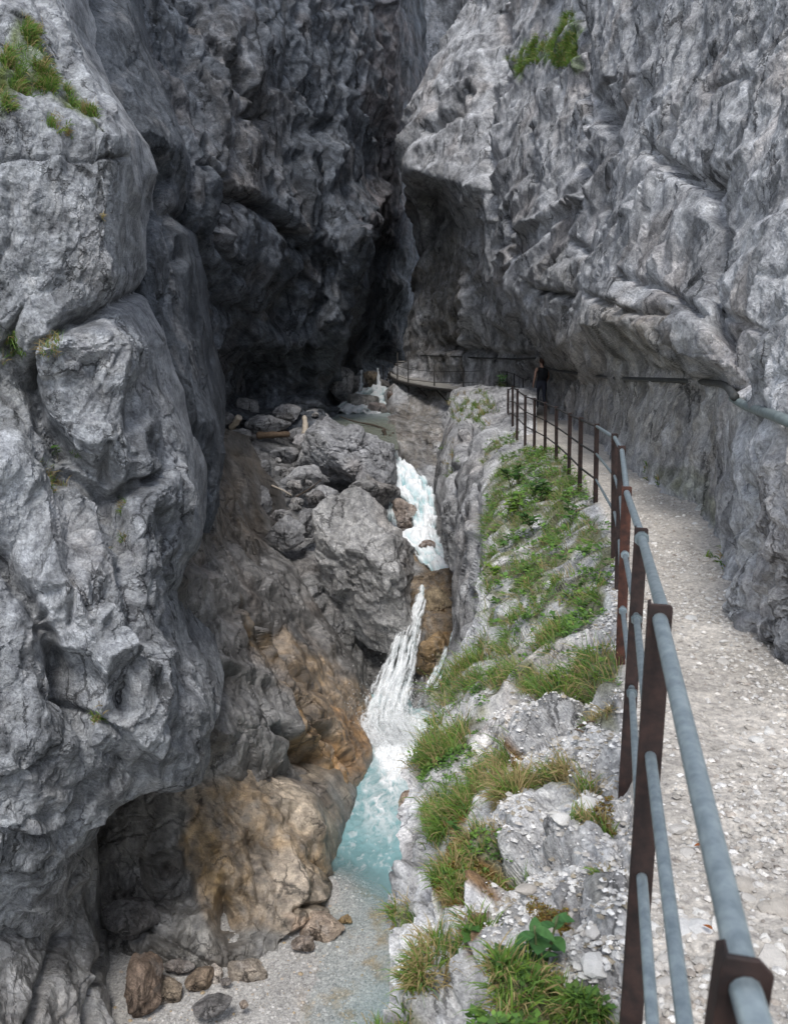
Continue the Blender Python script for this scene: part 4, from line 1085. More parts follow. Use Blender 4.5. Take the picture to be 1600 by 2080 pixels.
def grass(name, m, patches, label, wscale=1.0, seed=5, droop=1.0):
    r = np.random.RandomState(seed)
    if not hasattr(m, 'vn'):
        m.vn = mass_normals(m)
    Vs, Fs, Cs, off = [], [], [], 0
    for poly, cnt, ln, green in patches:
        wob = 12 * perlin(m.base * 4, 201)
        cand = np.nonzero(in_poly(m.px + wob, m.py + wob, poly))[0]
        if len(cand) == 0:
            continue
        cl = fbm(m.V[cand] * 3.0, 3, 203)
        w = (0.01 + sstep(-0.1, 0.5, cl)) * np.linalg.norm(m.V[cand] - np.array([0, 0, CAMZ]), axis=1) ** 2
        ncl = max(cnt // 9, 1)
        roots = r.choice(cand, ncl, p=w / w.sum())
        ri = np.repeat(roots, 9)
        n = len(ri)
        base = m.V[ri] + r.normal(size=(n, 3)) * 0.022 * (ln / 0.2)
        N = m.vn[ri]
        N = np.where(N[:, 2:3] < 0, -N * 0.3, N)
        L = 0.85 * ln * r.uniform(0.4, 1.25, n) * np.repeat(r.uniform(0.6, 1.2, ncl), 9)
        lean = np.repeat(r.normal(size=(ncl, 3)) * 0.35, 9, 0)
        d0 = N * 0.7 + np.array([0, 0, 0.75]) + lean + r.normal(size=(n, 3)) * 0.32
        d0 /= np.linalg.norm(d0, axis=1)[:, None]
        outw = N.copy()
        outw[:, 2] = 0
        side = np.cross(d0, r.normal(size=(n, 3)))
        side /= np.linalg.norm(side, axis=1)[:, None] + 1e-9
        wd = (r.uniform(0.0016, 0.0034, n) * wscale)[:, None]
        pts = [base]
        d = d0
        for k in range(3):
            pts.append(pts[-1] + d * (L / 3)[:, None])
            d = d + np.array([0, 0, -0.42]) * droop * (k + 1) * r.uniform(0.5, 1.3, n)[:, None] + outw * 0.16
            d /= np.linalg.norm(d, axis=1)[:, None]
        V = np.stack([pts[0] - side * wd, pts[0] + side * wd, pts[1] - side * wd * 0.9, pts[1] + side * wd * 0.9, pts[2] - side * wd * 0.6, pts[2] + side * wd * 0.6, pts[3]], 1)
        t = np.array([[0, 1, 3], [0, 3, 2], [2, 3, 5], [2, 5, 4], [4, 5, 6]])
        Fs.append((np.arange(n)[:, None, None] * 7 + t[None] + off).reshape(-1, 3))
        off += n * 7
        hue = r.rand(n)
        gsel = np.repeat(r.rand(ncl) < green, 9) ^ (r.rand(n) < 0.12)
        cg = np.stack([0.10 + 0.11 * hue, 0.205 + 0.11 * hue, 0.036 + 0.03 * r.rand(n)], 1)
        cs = np.stack([0.34 + 0.12 * hue, 0.26 + 0.10 * hue, 0.12 + 0.05 * hue], 1)
        c = np.where(gsel[:, None], cg, cs)
        c = c[:, None, :] * np.array([0.75, 0.75, 0.9, 0.9, 1.05, 1.05, 1.1])[None, :, None]
        Vs.append(V.reshape(-1, 3))
        Cs.append(c.reshape(-1, 3))
    o = mesh_obj(name, np.concatenate(Vs), np.concatenate(Fs), grass_mat, col=np.concatenate(Cs).astype(np.float32))
    return tag(o, label, None, None, 'stuff')

grass('ledge_grass', J, GRASS_J, 'green and straw coloured grass tufts on the ledge', 1.0, 5)
grass('rib_grass', K, [([(905, 815), (935, 802), (952, 806), (945, 850), (920, 866)], 500, 0.3, 0.7), ([(965, 806), (1002, 800), (1004, 850), (975, 872), (962, 850)], 700, 0.3, 0.75), ([(905, 910), (925, 900), (930, 960), (908, 980)], 160, 0.25, 0.5)], 'grass tufts on top of the pale rib near the catwalk', 2.6, 6)
grass('wall_grass', A, [([(-5, 150), (40, 70), (68, 85), (85, 135), (105, 155), (98, 185), (50, 212), (-5, 240)], 4200, 0.24, 0.8), ([(50, 60), (75, 40), (85, 75), (60, 95)], 260, 0.2, 0.6), ([(132, 165), (160, 175), (196, 205), (200, 235), (170, 222), (140, 200)], 700, 0.22, 0.7),
    ([(88, 240), (118, 235), (116, 280), (92, 278)], 160, 0.2, 0.6), ([(135, 265), (152, 270), (150, 320), (138, 315)], 120, 0.16, 0.5), ([(-5, 668), (50, 680), (52, 725), (-5, 745)], 500, 0.2, 0.7), ([(95, 690), (125, 690), (112, 760), (95, 750)], 240, 0.2, 0.6), ([(195, 430), (215, 435), (208, 452)], 40, 0.14, 0.4),
    ([(60, 930), (110, 945), (145, 985), (130, 1020), (95, 1000), (50, 960)], 420, 0.2, 0.55), ([(178, 1435), (215, 1432), (215, 1475), (180, 1478)], 220, 0.16, 0.4), ([(228, 1060), (248, 1065), (245, 1110), (232, 1105)], 80, 0.16, 0.6), ([(145, 915), (172, 920), (165, 950)], 80, 0.15, 0.8), ([(225, 1030), (262, 1020), (250, 1045)], 60, 0.14, 0.4)],
    'green grass tufts in the cracks of the left buttress', 1.9, 7)
grass('cliff_grass', E, [([(1043, 150), (1046, 122), (1072, 104), (1112, 76), (1134, 72), (1150, 34), (1164, 28), (1170, 90), (1168, 132), (1132, 136), (1114, 104), (1088, 124)], 9000, 0.34, 0.95), ([(1455, 1115), (1475, 1110), (1478, 1150), (1460, 1155)], 160, 0.14, 0.9), ([(1010, 770), (1035, 765), (1035, 800), (1012, 800)], 300, 0.4, 0.9),
    ([(1300, 945), (1340, 940), (1345, 985), (1305, 975)], 120, 0.12, 0.8)], 'vivid green grass shelf high on the right wall and tufts at its foot', 2.6, 8)
# low herbs, clover and moss cushions between the grass
def herbs(name, m, patches, label, seed):
    r = np.random.RandomState(seed)
    Vs, Fs, Cs, off = [], [], [], 0
    for poly, cnt, size, cols in patches:
        cand = np.nonzero(in_poly(m.px, m.py, poly) & (m.vn[:, 2] > 0.1))[0]
        if len(cand) == 0:
            continue
        w = (0.05 + sstep(-0.2, 0.5, fbm(m.V[cand] * 2.0 + 31, 3, 407))) * np.linalg.norm(m.V[cand] - np.array([0, 0, CAMZ]), axis=1) ** 2
        ri = np.repeat(r.choice(cand, cnt, p=w / w.sum()), 7)
        n = len(ri)
        az = r.rand(n) * 6.283
        out = np.stack([np.cos(az), np.sin(az), r.uniform(0.1, 0.8, n)], 1)
        out /= np.linalg.norm(out, axis=1)[:, None]
        sz = size * r.uniform(0.5, 1.3, n)[:, None] * np.repeat(r.uniform(0.6, 1.3, cnt), 7)[:, None]
        b0 = m.V[ri] + np.array([0, 0, 1]) * (np.repeat(r.uniform(0.2, 1.6, cnt), 7)[:, None] * size) + out * sz * 0.35
        sd_ = np.cross(out, np.array([0, 0, 1.0]))
        sd_ /= np.linalg.norm(sd_, axis=1)[:, None] + 1e-9
        V = np.stack([b0, b0 + out * sz * 0.45 + sd_ * sz * 0.36, b0 + out * sz, b0 + out * sz * 0.45 - sd_ * sz * 0.36], 1)
        V[:, 2, 2] -= 0.15 * sz[:, 0]
        Fs.append(np.arange(n * 4).reshape(-1, 4) + off)
        off += n * 4
        c = np.array(cols)[r.randint(len(cols), size=n)] * (1 + 0.25 * r.randn(n, 1)).clip(0.5, 1.6)
        Vs.append(V.reshape(-1, 3))
        Cs.append(np.repeat(c, 4, 0))
    return tag(mesh_obj(name, np.concatenate(Vs), np.concatenate(Fs), grass_mat, smooth=True, col=np.concatenate(Cs).clip(0.01, 1).astype(np.float32)), label, None, None, 'stuff')
GC = [(0.10, 0.20, 0.045), (0.13, 0.25, 0.05), (0.18, 0.30, 0.06), (0.08, 0.15, 0.04)]
MC = [(0.20, 0.12, 0.03), (0.26, 0.17, 0.04), (0.15, 0.15, 0.04)]
herbs('ledge_herbs', J, [(GRASS_J[1][0], 700, 0.055, GC), (GRASS_J[0][0], 140, 0.06, GC), (GRASS_J[2][0], 600, 0.024, GC), (GRASS_J[10][0], 260, 0.034, GC), (GRASS_J[3][0], 200, 0.018, GC), (GRASS_J[7][0], 300, 0.022, GC), (GRASS_J[5][0], 150, 0.016, GC),
    ([(1035, 1530), (1065, 1535), (1060, 1600), (1030, 1610)], 500, 0.010, MC), ([(900, 1830), (960, 1780), (1030, 1760), (1000, 1830), (920, 1870)], 900, 0.010, MC), ([(1090, 1850), (1140, 1840), (1140, 1900), (1090, 1900)], 500, 0.008, MC), ([(900, 1640), (960, 1630), (930, 1730), (900, 1740)], 500, 0.010, MC), ([(1230, 1600), (1180, 1640), (1240, 1660)], 120, 0.010, MC)], 'low herbs and rusty moss between the grass on the ledge', 15)
print('ledge', round(time.time() - T0, 1))
# ================================================================== GRAVEL BAR AND WATER
WZ = -0.10                                   # still water level in the lower pool
def grid_xy(x0, x1, nx, y0, y1, ny):
    X, Y = np.meshgrid(np.linspace(x0, x1, nx), np.linspace(y0, y1, ny))
    return X, Y
def to_px(P):
    """pixel at which a point of the gorge shows"""
    x, y, z = P[:, 0], P[:, 1], P[:, 2] - CAMZ
    d = y * CP - z * SP
    yc = y * SP + z * CP
    return 800 + FPX * x / d, 1040 - FPX * yc / d

X, Y = grid_xy(-5.5, 1.6, 330, 10.5, 26, 480)
b3 = np.stack([X.ravel(), Y.ravel(), np.zeros(X.size)], 1).astype(np.float32)
shore = -1.5 + 0.26 * (Y.ravel() - 11.7) + 0.25 * perlin(b3 * 0.8, 301) + 0.08 * perlin(b3 * 3, 305)
dep = np.clip((b3[:, 0] - shore), -2, 3)
far = sstep(14.6, 17.2, b3[:, 1] + 0.5 * dep)
zb = 0.05 * fbm(b3 * 0.7, 3, 302) + np.where(dep < 0, -0.10 * dep, -0.09 * dep) - 0.10 - far * (0.9 + 0.3 * dep.clip(0, 3)) - 0.05
zb += 0.02
p1, _, pi1, _ = worley(b3 * np.array([11, 11, 1], np.float32) + 0.3, 31)
p2, _, pi2, _ = worley(b3 * np.array([26, 26, 1], np.float32) + 0.3, 32)
zb += 0.030 * np.sqrt(np.clip(0.42 - p1, 0, 1)) * (R1[pi1] > 0.6) + 0.014 * np.sqrt(np.clip(0.45 - p2, 0, 1))
b3[:, 2] = zb
cb = np.array([0.42, 0.405, 0.385])[None] * (1 + 0.12 * fbm(b3 * 1.5, 3, 303) + 0.45 * (R1[(pi2 + 3) & 255] - 0.5) + 0.4 * (R1[(pi1 + 8) & 255] - 0.5) * (p1 < 0.4))[:, None]
orange = (sstep(0.0, 0.7, fbm(b3 * np.array([1.6, 1.6, 0.1]) + 5, 4, 304)) * sstep(-0.5, 0.2, dep) * sstep(1.6, 0.6, dep) * (1 - far))[:, None]
cb = cb * (1 - 0.75 * orange) + 0.75 * orange * np.array([0.36, 0.23, 0.09]) * (0.7 + 0.6 * R1[(pi2 + 3) & 255])[:, None]
tag(mesh_obj('gravel_bar', b3, mass_faces(X.shape), gravel_mat, col=cb.clip(0.02, 0.8).astype(np.float32)), 'grey gravel bar at the bottom of the gorge', None, None, 'structure')

def water_material(name, rough, bump, scale):
    m, nt, b = new_mat(name)
    co = nt.nodes.new('ShaderNodeTexCoord').outputs['Object']
    a = nt.nodes.new('ShaderNodeAttribute')
    a.attribute_name = 'tint'
    nt.links.new(a.outputs['Color'], b.inputs['Base Color'])
    nt.links.new(a.outputs['Alpha'], b.inputs['Alpha'])
    b.inputs['Roughness'].default_value = rough
    b.inputs['IOR'].default_value = 1.33
    n = tex(nt, 'ShaderNodeTexNoise', scale, 3, 0.6, co)
    bp = nt.nodes.new('ShaderNodeBump')
    bp.inputs['Strength'].default_value = bump
    bp.inputs['Distance'].default_value = 0.05
    nt.links.new(n.outputs[0], bp.inputs['Height'])
    nt.links.new(bp.outputs[0], b.inputs['Normal'])
    return m
pool_mat = water_material('pool_water', 0.12, 0.35, 4.0)
fall_mat = water_material('white_water', 0.45, 0.5, 14.0)

TURQ = np.array([0.25, 0.45, 0.47])
FOAM = np.array([0.95, 0.97, 0.98])
def wmix(foam, alpha, base=TURQ):
    c = np.empty((len(foam), 4), np.float32)
    c[:, :3] = base[None] * (1 - foam[:, None]) + FOAM[None] * foam[:, None]
    c[:, 3] = alpha
    return c.clip(0, 1)

# lower pool
X, Y = grid_xy(-2.6, 1.5, 260, 10.8, 25.5, 620)
w3 = np.stack([X.ravel(), Y.ravel(), np.full(X.size, WZ)], 1).astype(np.float32)
wpx, wpy = to_px(w3)
bed_i = np.interp(w3[:, 1], np.linspace(10.5, 26, 480), np.arange(480)).round().astype(int) * 330 + np.interp(w3[:, 0], np.linspace(-5.5, 1.6, 330), np.arange(330)).round().astype(int)
depth = np.clip(WZ - zb[bed_i], 0, 3)
fn = fbm(w3 * np.array([1.6, 1.0, 0.1], np.float32), 4, 310, 0.62)
fn2 = fbm((w3 + 0.15 * fn[:, None]) * np.array([6, 2.4, 0.1], np.float32), 5, 311, 0.68)
FP = [(725, 1455), (880, 1455), (880, 1560), (850, 1610), (815, 1640), (800, 1700), (760, 1690), (735, 1650), (755, 1590), (770, 1540)]
fo = poly_soft(wpx + 26 * fn, wpy + 34 * fn2, FP, 42)
core = poly_soft(wpx, wpy, [(735, 1460), (872, 1460), (868, 1545), (790, 1580), (765, 1520)], 30)
foam = np.clip(fo * (0.62 + 0.8 * fn2) + core * 1.3, 0, 1)
foam = np.maximum(foam, 0.55 * sstep(0.25, 0.8, fn2) * poly_soft(wpx, wpy, [(690, 1560), (880, 1500), (830, 1790), (700, 1780)], 50))
w3[:, 2] += (0.03 * fn + 0.010 * fn2 + 0.10 * core * (0.5 + fn2)) * sstep(1900, 1650, wpy) + 0.003 * fn2
tb = TURQ[None] * (1 + 0.1 * fn)[:, None]
al = np.clip(1 - np.exp(-depth * 2.6), 0.0, 0.93) * sstep(0.0, 0.05, depth)
cw = np.empty((len(w3), 4), np.float32)
cw[:, :3] = tb * (1 - foam[:, None]) + FOAM * foam[:, None]
cw[:, 3] = np.maximum(al, foam * 0.97)
cw[:, 3] = np.maximum(cw[:, 3], 0.10 * (depth > 0))
tag(mesh_obj('pool_water', w3, mass_faces(X.shape), pool_mat, smooth=True, col=cw.clip(0, 1)), 'turquoise plunge pool below the waterfall', None, None, 'structure')

def ribbon(name, rows, label, foam=0.7, alpha=1.0, streak=1.0, rough=0.10, seed=0, pad=0.0, gaps=0.0, step=2.6, base=TURQ, kind='structure', foam_rows=None, across=(7.0, 0.9), fade=0):
    ys = np.array([r[0] for r in rows], float)
    yy = np.arange(ys[0], ys[-1] + step, step).clip(None, ys[-1])
    xl, xr, dd = (np.interp(yy, ys, [r[i] for r in rows]) for i in (1, 2, 3))
    n = int(max((xr - xl).max() / step, 6)) + 1
    u = np.linspace(0, 1, n)
    px = xl[:, None] + (xr - xl)[:, None] * u
    py = np.repeat(yy[:, None], n, 1)
    d = np.repeat(dd[:, None], n, 1)
    arch = 1 - (2 * u - 1) ** 2
    P = U(px, py, d)
    seg = np.linalg.norm(np.diff(P[:, n // 2], axis=0), axis=1)
    run = np.concatenate([[0], np.cumsum(seg)])
    wid = np.linalg.norm(P[:, -1] - P[:, 0], axis=1)
    fl = np.stack([((u[None] - 0.5) * wid[:, None]) * across[0], np.repeat(run[:, None], n, 1) * across[1], np.full(px.shape, seed * 3.1)], -1).reshape(-1, 3)
    st = fbm(fl, 5, 320 + seed, 0.7)
    ch = fbm(P.reshape(-1, 3) * 3.0, 4, 340 + seed, 0.65)
    N = grid_normals(P).reshape(-1, 3)
    if (N * (np.array([0, 0, CAMZ]) - P.reshape(-1, 3))).sum() < 0:
        N = -N
    V = P.reshape(-1, 3) + N * ((rough * (0.8 * st * streak + 0.9 * ch)) + (np.minimum(0.12, 0.15 * wid)[:, None] * arch[None]).ravel())[:, None]
    fr = np.interp(py.ravel(), [r[0] for r in (foam_rows or [(0, foam), (3000, foam)])], [r[1] for r in (foam_rows or [(0, foam), (3000, foam)])])
    f = np.clip(fr + 0.65 * st * streak + 0.4 * ch, 0, 1)
    edge = np.tile(np.minimum(u, 1 - u), len(yy)) * wid.repeat(n)
    a = alpha * np.clip(1.15 - gaps * (0.5 - st * 1.6), 0, 1) * sstep(0.0, 0.10, edge + 0.06 * ch)
    if fade:
        a = a * sstep(yy[-1], yy[-1] - fade, py.ravel() + 14 * ch)
    f = np.maximum(f, 0.5 * sstep(0.15, 0.0, edge))
    return tag(mesh_obj(name, V, mass_faces(px.shape), fall_mat, smooth=True, col=wmix(f, a, base)), label, None, None, kind)

ribbon('cascade_water', [(902, 768, 792, 37.4), (930, 794, 813, 36.4), (945, 799, 832, 35.6), (965, 804, 860, 34.6), (985, 803, 874, 33.9), (1000, 798, 882, 33.4), (1015, 822, 885, 33.0), (1045, 834, 888, 32.6), (1076, 838, 889, 32.2),
    (1088, 786, 892, 31.7), (1100, 792, 897, 31.3), (1112, 826, 903, 31.0), (1125, 838, 912, 30.5), (1140, 850, 921, 29.9), (1155, 870, 924, 29.5), (1175, 890, 927, 28.9), (1205, 905, 930, 28.2)],
    'white cascade sliding between the boulders and the pale rib', seed=1, rough=0.16, foam_rows=[(900, 0.8), (960, 0.95), (980, 0.55), (1000, 0.6), (1030, 0.85), (1085, 1.1), (1110, 0.95), (1130, 0.7), (1150, 0.7), (1200, 0.9)], across=(3.5, 0.8))
ribbon('side_trickle_water', [(1003, 790, 808, 33.5), (1030, 786, 806, 33.1), (1060, 782, 808, 32.6), (1086, 780, 812, 32.0)], 'thin veil of water falling left of the cascade rock', foam=0.55, gaps=0.9, seed=2, rough=0.06)
ribbon('waterfall_water', [(1190, 850, 866, 27.6), (1215, 843, 866, 27.0), (1240, 832, 864, 26.2), (1265, 812, 858, 25.6), (1300, 795, 853, 25.1), (1350, 782, 845, 24.6), (1400, 758, 838, 24.2), (1440, 742, 834, 23.9), (1475, 732, 840, 23.4), (1500, 736, 860, 22.95), (1530, 745, 868, 22.3)],
    'white waterfall dropping beside the big boulder into the pool', seed=3, rough=0.05, gaps=0.6, foam_rows=[(1180, 0.8), (1260, 1.0), (1400, 1.1), (1460, 1.2), (1510, 1.3)], across=(11.0, 0.8), fade=45)
ribbon('waterfall_veil_water', [(1255, 822, 856, 25.3), (1300, 800, 850, 24.8), (1350, 776, 848, 24.3), (1400, 750, 842, 23.9), (1440, 736, 840, 23.6), (1475, 728, 848, 23.2), (1505, 734, 866, 22.6)], 'thin veil of spray in front of the waterfall', seed=8, rough=0.10, gaps=1.3, alpha=0.75, foam=1.1, across=(22.0, 1.6), fade=40)
ribbon('side_fall_water', [(1285, 912, 924, 25.0), (1330, 896, 918, 24.5), (1390, 862, 902, 24.0), (1440, 842, 884, 23.7), (1490, 836, 874, 23.2)], 'narrow side fall over the orange rock right of the waterfall', seed=4, foam=0.6, gaps=1.0, rough=0.08)
ribbon('upper_fall_water', [(752, 730, 738, 50.6), (775, 729, 738, 50.2), (792, 727, 740, 49.6), (802, 722, 746, 48.8)], 'thin white fall between the far boulders', seed=5, foam=0.95, rough=0.03)
ribbon('upper_fall_water', [(748, 764, 771, 50.8), (770, 764, 773, 50.2), (790, 762, 776, 49.6), (800, 757, 782, 48.8)], 'second thin white fall right of the far boulder', seed=6, foam=0.95, rough=0.03)
ribbon('upper_apron_water', [(788, 736, 793, 49.0), (800, 722, 794, 48.0), (820, 692, 788, 46.4), (838, 652, 782, 45.0), (844, 650, 780, 44.4)], 'foaming apron of water below the far falls', seed=7, rough=0.10, gaps=0.5, foam_rows=[(780, 0.8), (800, 0.6), (825, 0.5), (838, 1.0)], across=(2.5, 1.0))
# upper pool
yy = np.linspace(832, 912, 60)
dd = ddrop(yy, 6.2)
xl = np.interp(yy, [832, 845, 870, 912], [640, 645, 690, 760]) - 20
xr = np.interp(yy, [832, 850, 880, 912], [800, 800, 804, 810])
u = np.linspace(0, 1, 90)
px = xl[:, None] + (xr - xl)[:, None] * u
P = U(px, np.repeat(yy[:, None], 90, 1), np.repeat(dd[:, None], 90, 1))
fl = P.reshape(-1, 3)
fo = (sstep(852, 838, yy)[:, None] * np.ones(90)).ravel() * np.clip(0.75 + 0.6 * fbm(fl * 2.0, 3, 350), 0, 1)
cu = wmix(fo, np.full(len(fl), 0.88), np.array([0.24, 0.26, 0.215]))
mixt = np.clip(sstep(864, 840, np.repeat(yy, 90)), 0, 1)[:, None]
cu[:, :3] = cu[:, :3] * (1 - mixt * 0.5) + mixt * 0.5 * np.array([0.42, 0.58, 0.58])
tag(mesh_obj('upper_pool_water', fl + np.array([0, 0, 1]) * (0.02 * fbm(fl * 2.5, 3, 351))[:, None], mass_faces(px.shape), pool_mat, smooth=True, col=cu), 'grey green upper pool above the boulder jam', None, None, 'structure')
# spray drops where the fall hits the pool
rsp = np.random.RandomState(4)
n = 5000
tt = rsp.rand(n)
sx = 800 + 42 * rsp.randn(n)
sy = 1505 - np.abs(55 * rsp.randn(n))
c0 = U(sx, sy, 23.2 - 0.8 * rsp.rand(n) + (1480 - sy) * 0.004)
oct_v = np.array([[1, 0, 0], [-1, 0, 0], [0, 1, 0], [0, -1, 0], [0, 0, 1.6], [0, 0, -1.6]])
oct_f = np.array([[0, 2, 4], [2, 1, 4], [1, 3, 4], [3, 0, 4], [2, 0, 5], [1, 2, 5], [3, 1, 5], [0, 3, 5]])
r_ = 0.003 + 0.011 * rsp.rand(n) ** 3
V = (c0[:, None] + oct_v[None] * r_[:, None, None]).reshape(-1, 3)
tag(mesh_obj('spray', V, (np.arange(n)[:, None, None] * 6 + oct_f[None]).reshape(-1, 3), fall_mat, col=wmix(np.ones(n * 6), np.full(n * 6, 0.9))), 'fine white spray drops around the foot of the waterfall', None, None, 'stuff')

# loose pebbles on the bar
rg_ = np.random.RandomState(14)
n = 5200
gx_, gy_ = rg_.uniform(-4.6, -0.3, n), 10.9 + 5.2 * rg_.rand(n)
bi_ = np.interp(gy_, np.linspace(10.5, 26, 480), np.arange(480)).round().astype(int) * 330 + np.interp(gx_, np.linspace(-5.5, 1.6, 330), np.arange(330)).round().astype(int)
c0 = np.stack([gx_, gy_, zb[bi_] + 0.002], 1)
r_ = 0.008 + 0.040 * rg_.rand(n) ** 5
sv = np.array([[1, 0, 0], [0.3, 0.9, 0.05], [-0.8, 0.5, 0], [-0.7, -0.6, 0.1], [0.4, -0.9, 0], [0.1, 0.1, 0.62], [-0.35, 0.2, 0.5]])
sf = np.array([[0, 1, 5], [1, 2, 6], [1, 6, 5], [2, 3, 6], [3, 5, 6], [3, 4, 5], [4, 0, 5]])
an = rg_.rand(n) * 6.283
ca_, sa_ = np.cos(an), np.sin(an)
SV = sv[None] * r_[:, None, None] * rg_.uniform(0.7, 1.3, (n, 1, 3))
V = np.stack([SV[..., 0] * ca_[:, None] - SV[..., 1] * sa_[:, None], SV[..., 0] * sa_[:, None] + SV[..., 1] * ca_[:, None], SV[..., 2]], -1) + c0[:, None]
pcol = np.array([[0.50, 0.48, 0.46], [0.38, 0.365, 0.35], [0.62, 0.60, 0.57], [0.42, 0.33, 0.22], [0.28, 0.27, 0.26], [0.52, 0.44, 0.36]])[rg_.choice(6, n, p=[0.35, 0.25, 0.15, 0.08, 0.09, 0.08])]
tag(mesh_obj('bar_pebbles', V.reshape(-1, 3), (np.arange(n)[:, None, None] * 7 + sf[None]).reshape(-1, 3), gravel_mat, col=np.repeat(pcol, 7, 0).astype(np.float32)), 'mixed grey and tan pebbles strewn over the gravel bar', None, None, 'stuff')

# ================================================================== BOULDERS
def boulder(name, px, py, d, hw, hh, label, seed, depthk=0.9, rotz=None, tilt=0.0, base=(0.35, 0.35, 0.36), group=None, sub=5, planes=13, mat=None, amp=1.0, light=0.5, warm=0.25, cat='boulder', shear=0.0, taper=0.0):
    """angular block; hw, hh: half width and half height in photo pixels at distance d"""
    r = np.random.RandomState(seed)
    bm = bmesh.new()
    bmesh.ops.create_icosphere(bm, subdivisions=sub, radius=1.0)
    V = np.array([v.co[:] for v in bm.verts], np.float32)
    Fc = np.array([[v.index for v in f.verts] for f in bm.faces], np.int32)
    bm.free()
    V = shape_block(V, r, planes, 18)
    V /= np.abs(V).max(0)
    ax, az = hw * d / FPX, hh * d / FPX
    ay = (ax + az) * 0.5 * depthk
    V = V * np.array([ax, ay, az], np.float32)
    V = V @ np.array(Matrix.Rotation(tilt, 3, 'Y'), np.float32).T
    V[:, 0] *= 1 - taper * V[:, 2] / az
    V[:, 0] -= shear * V[:, 2]
    c = UV(px, py, d)
    W = V + np.array(c[:], np.float32)
    nrm = V / (np.linalg.norm(V, axis=1)[:, None] + 1e-9)
    s = max(ax, az)
    f2, ck, ci = facet(W, 1.6 / s, seed, (1, 1, 1))
    f3, ck3, _ = facet(W, 4.5 / s, seed + 1, (1, 1, 1))
    dsp = amp * s * (0.12 * f2 - 0.03 * ck + 0.055 * f3 - 0.02 * ck3 + 0.03 * ridged(W * (2.6 / s), 5, seed, 0.65) + 0.010 * fbm(W * (18 / s), 2, seed + 3))
    W = W + nrm * dsp[:, None]
    m = Mass()
    m.base, m.Q, m.seed, m.cid, m.px, m.py = W, W * (1.2 / max(s, 0.4)), seed, ci, np.zeros(len(W)), np.zeros(len(W))
    colr = rock_tint(m, base, contrast=1.0, streak=0.15, light=light, warm=warm)
    o = mesh_obj(name, W - np.array(c[:], np.float32), Fc, mat or rock_mid, col=colr)
    o.location = c
    return tag(o, label, cat, group)

boulder('boulder', 742, 1150, 25.6, 106, 164, 'huge pale grey boulder wedged beside the main waterfall', 11, 0.8, tilt=rad(0), shear=0.26, taper=0.25, base=(0.45, 0.44, 0.43), sub=6)
boulder('boulder', 696, 922, 32.4, 112, 66, 'broad flat topped grey boulder at the head of the cascade', 12, 1.0, tilt=rad(10), sub=6)
boulder('boulder', 752, 1000, 31.2, 56, 34, 'dark flat slab of rock tucked under the broad boulder', 13, 1.0, tilt=rad(-8), base=(0.25, 0.245, 0.24))
boulder('boulder', 742, 1040, 30.0, 28, 22, 'small tan wedge shaped rock under the dark slab beside the cascade', 14, 1.0, base=(0.36, 0.31, 0.26))
boulder('boulder', 694, 777, 47, 34, 38, 'rounded grey boulder left of the far falls', 15, 0.9, planes=22, amp=0.6)
boulder('boulder', 753, 766, 49.6, 15, 20, 'brown rock standing between the two far thin falls', 16, 0.9, base=(0.28, 0.23, 0.17))
boulder('boulder', 748, 800, 52.0, 66, 50, 'dark wet rock step behind the two far thin falls', 25, 0.6, base=(0.22, 0.21, 0.195), mat=rock_wet)
boulder('boulder', 738, 822, 46.2, 34, 26, 'domed wet rock in the foaming apron below the far falls', 17, 1.0, planes=24, base=(0.26, 0.25, 0.23), amp=0.6, mat=rock_wet)
boulder('boulder', 768, 832, 45.3, 22, 18, 'small pinkish wet rock at the right of the far apron', 18, 1.0, planes=24, base=(0.30, 0.255, 0.235), amp=0.6, mat=rock_wet)
boulder('boulder', 793, 806, 45.6, 8, 12, 'little dark brown rock under the catwalk corner', 19, 1.0, base=(0.15, 0.11, 0.09))
boulder('boulder', 820, 1046, 32.9, 30, 44, 'reddish brown rock dividing the cascade', 20, 0.7, planes=20, base=(0.30, 0.245, 0.21), mat=rock_wet, light=0.25)
boulder('boulder', 866, 1106, 30.9, 18, 9, 'small red brown stone breaking the foam of the cascade', 21, 1.0, base=(0.27, 0.20, 0.16), mat=rock_wet)
boulder('boulder', 888, 1240, 27.0, 36, 50, 'tan and ochre rock face right of the waterfall lip', 22, 0.7, planes=16, base=(0.42, 0.33, 0.22), light=0.35, warm=0.6)
boulder('boulder', 880, 1328, 25.2, 38, 48, 'dark and orange streaked rock right of the falling water', 23, 0.7, planes=16, base=(0.25, 0.17, 0.09), light=0.2, mat=rock_wet, warm=0.6)
boulder('boulder', 846, 1640, 19.9, 36, 50, 'peach coloured rock at the right edge of the pool', 24, 0.9, planes=14, base=(0.44, 0.33, 0.26), light=0.3)
G1 = 'blocks in the rock jam'
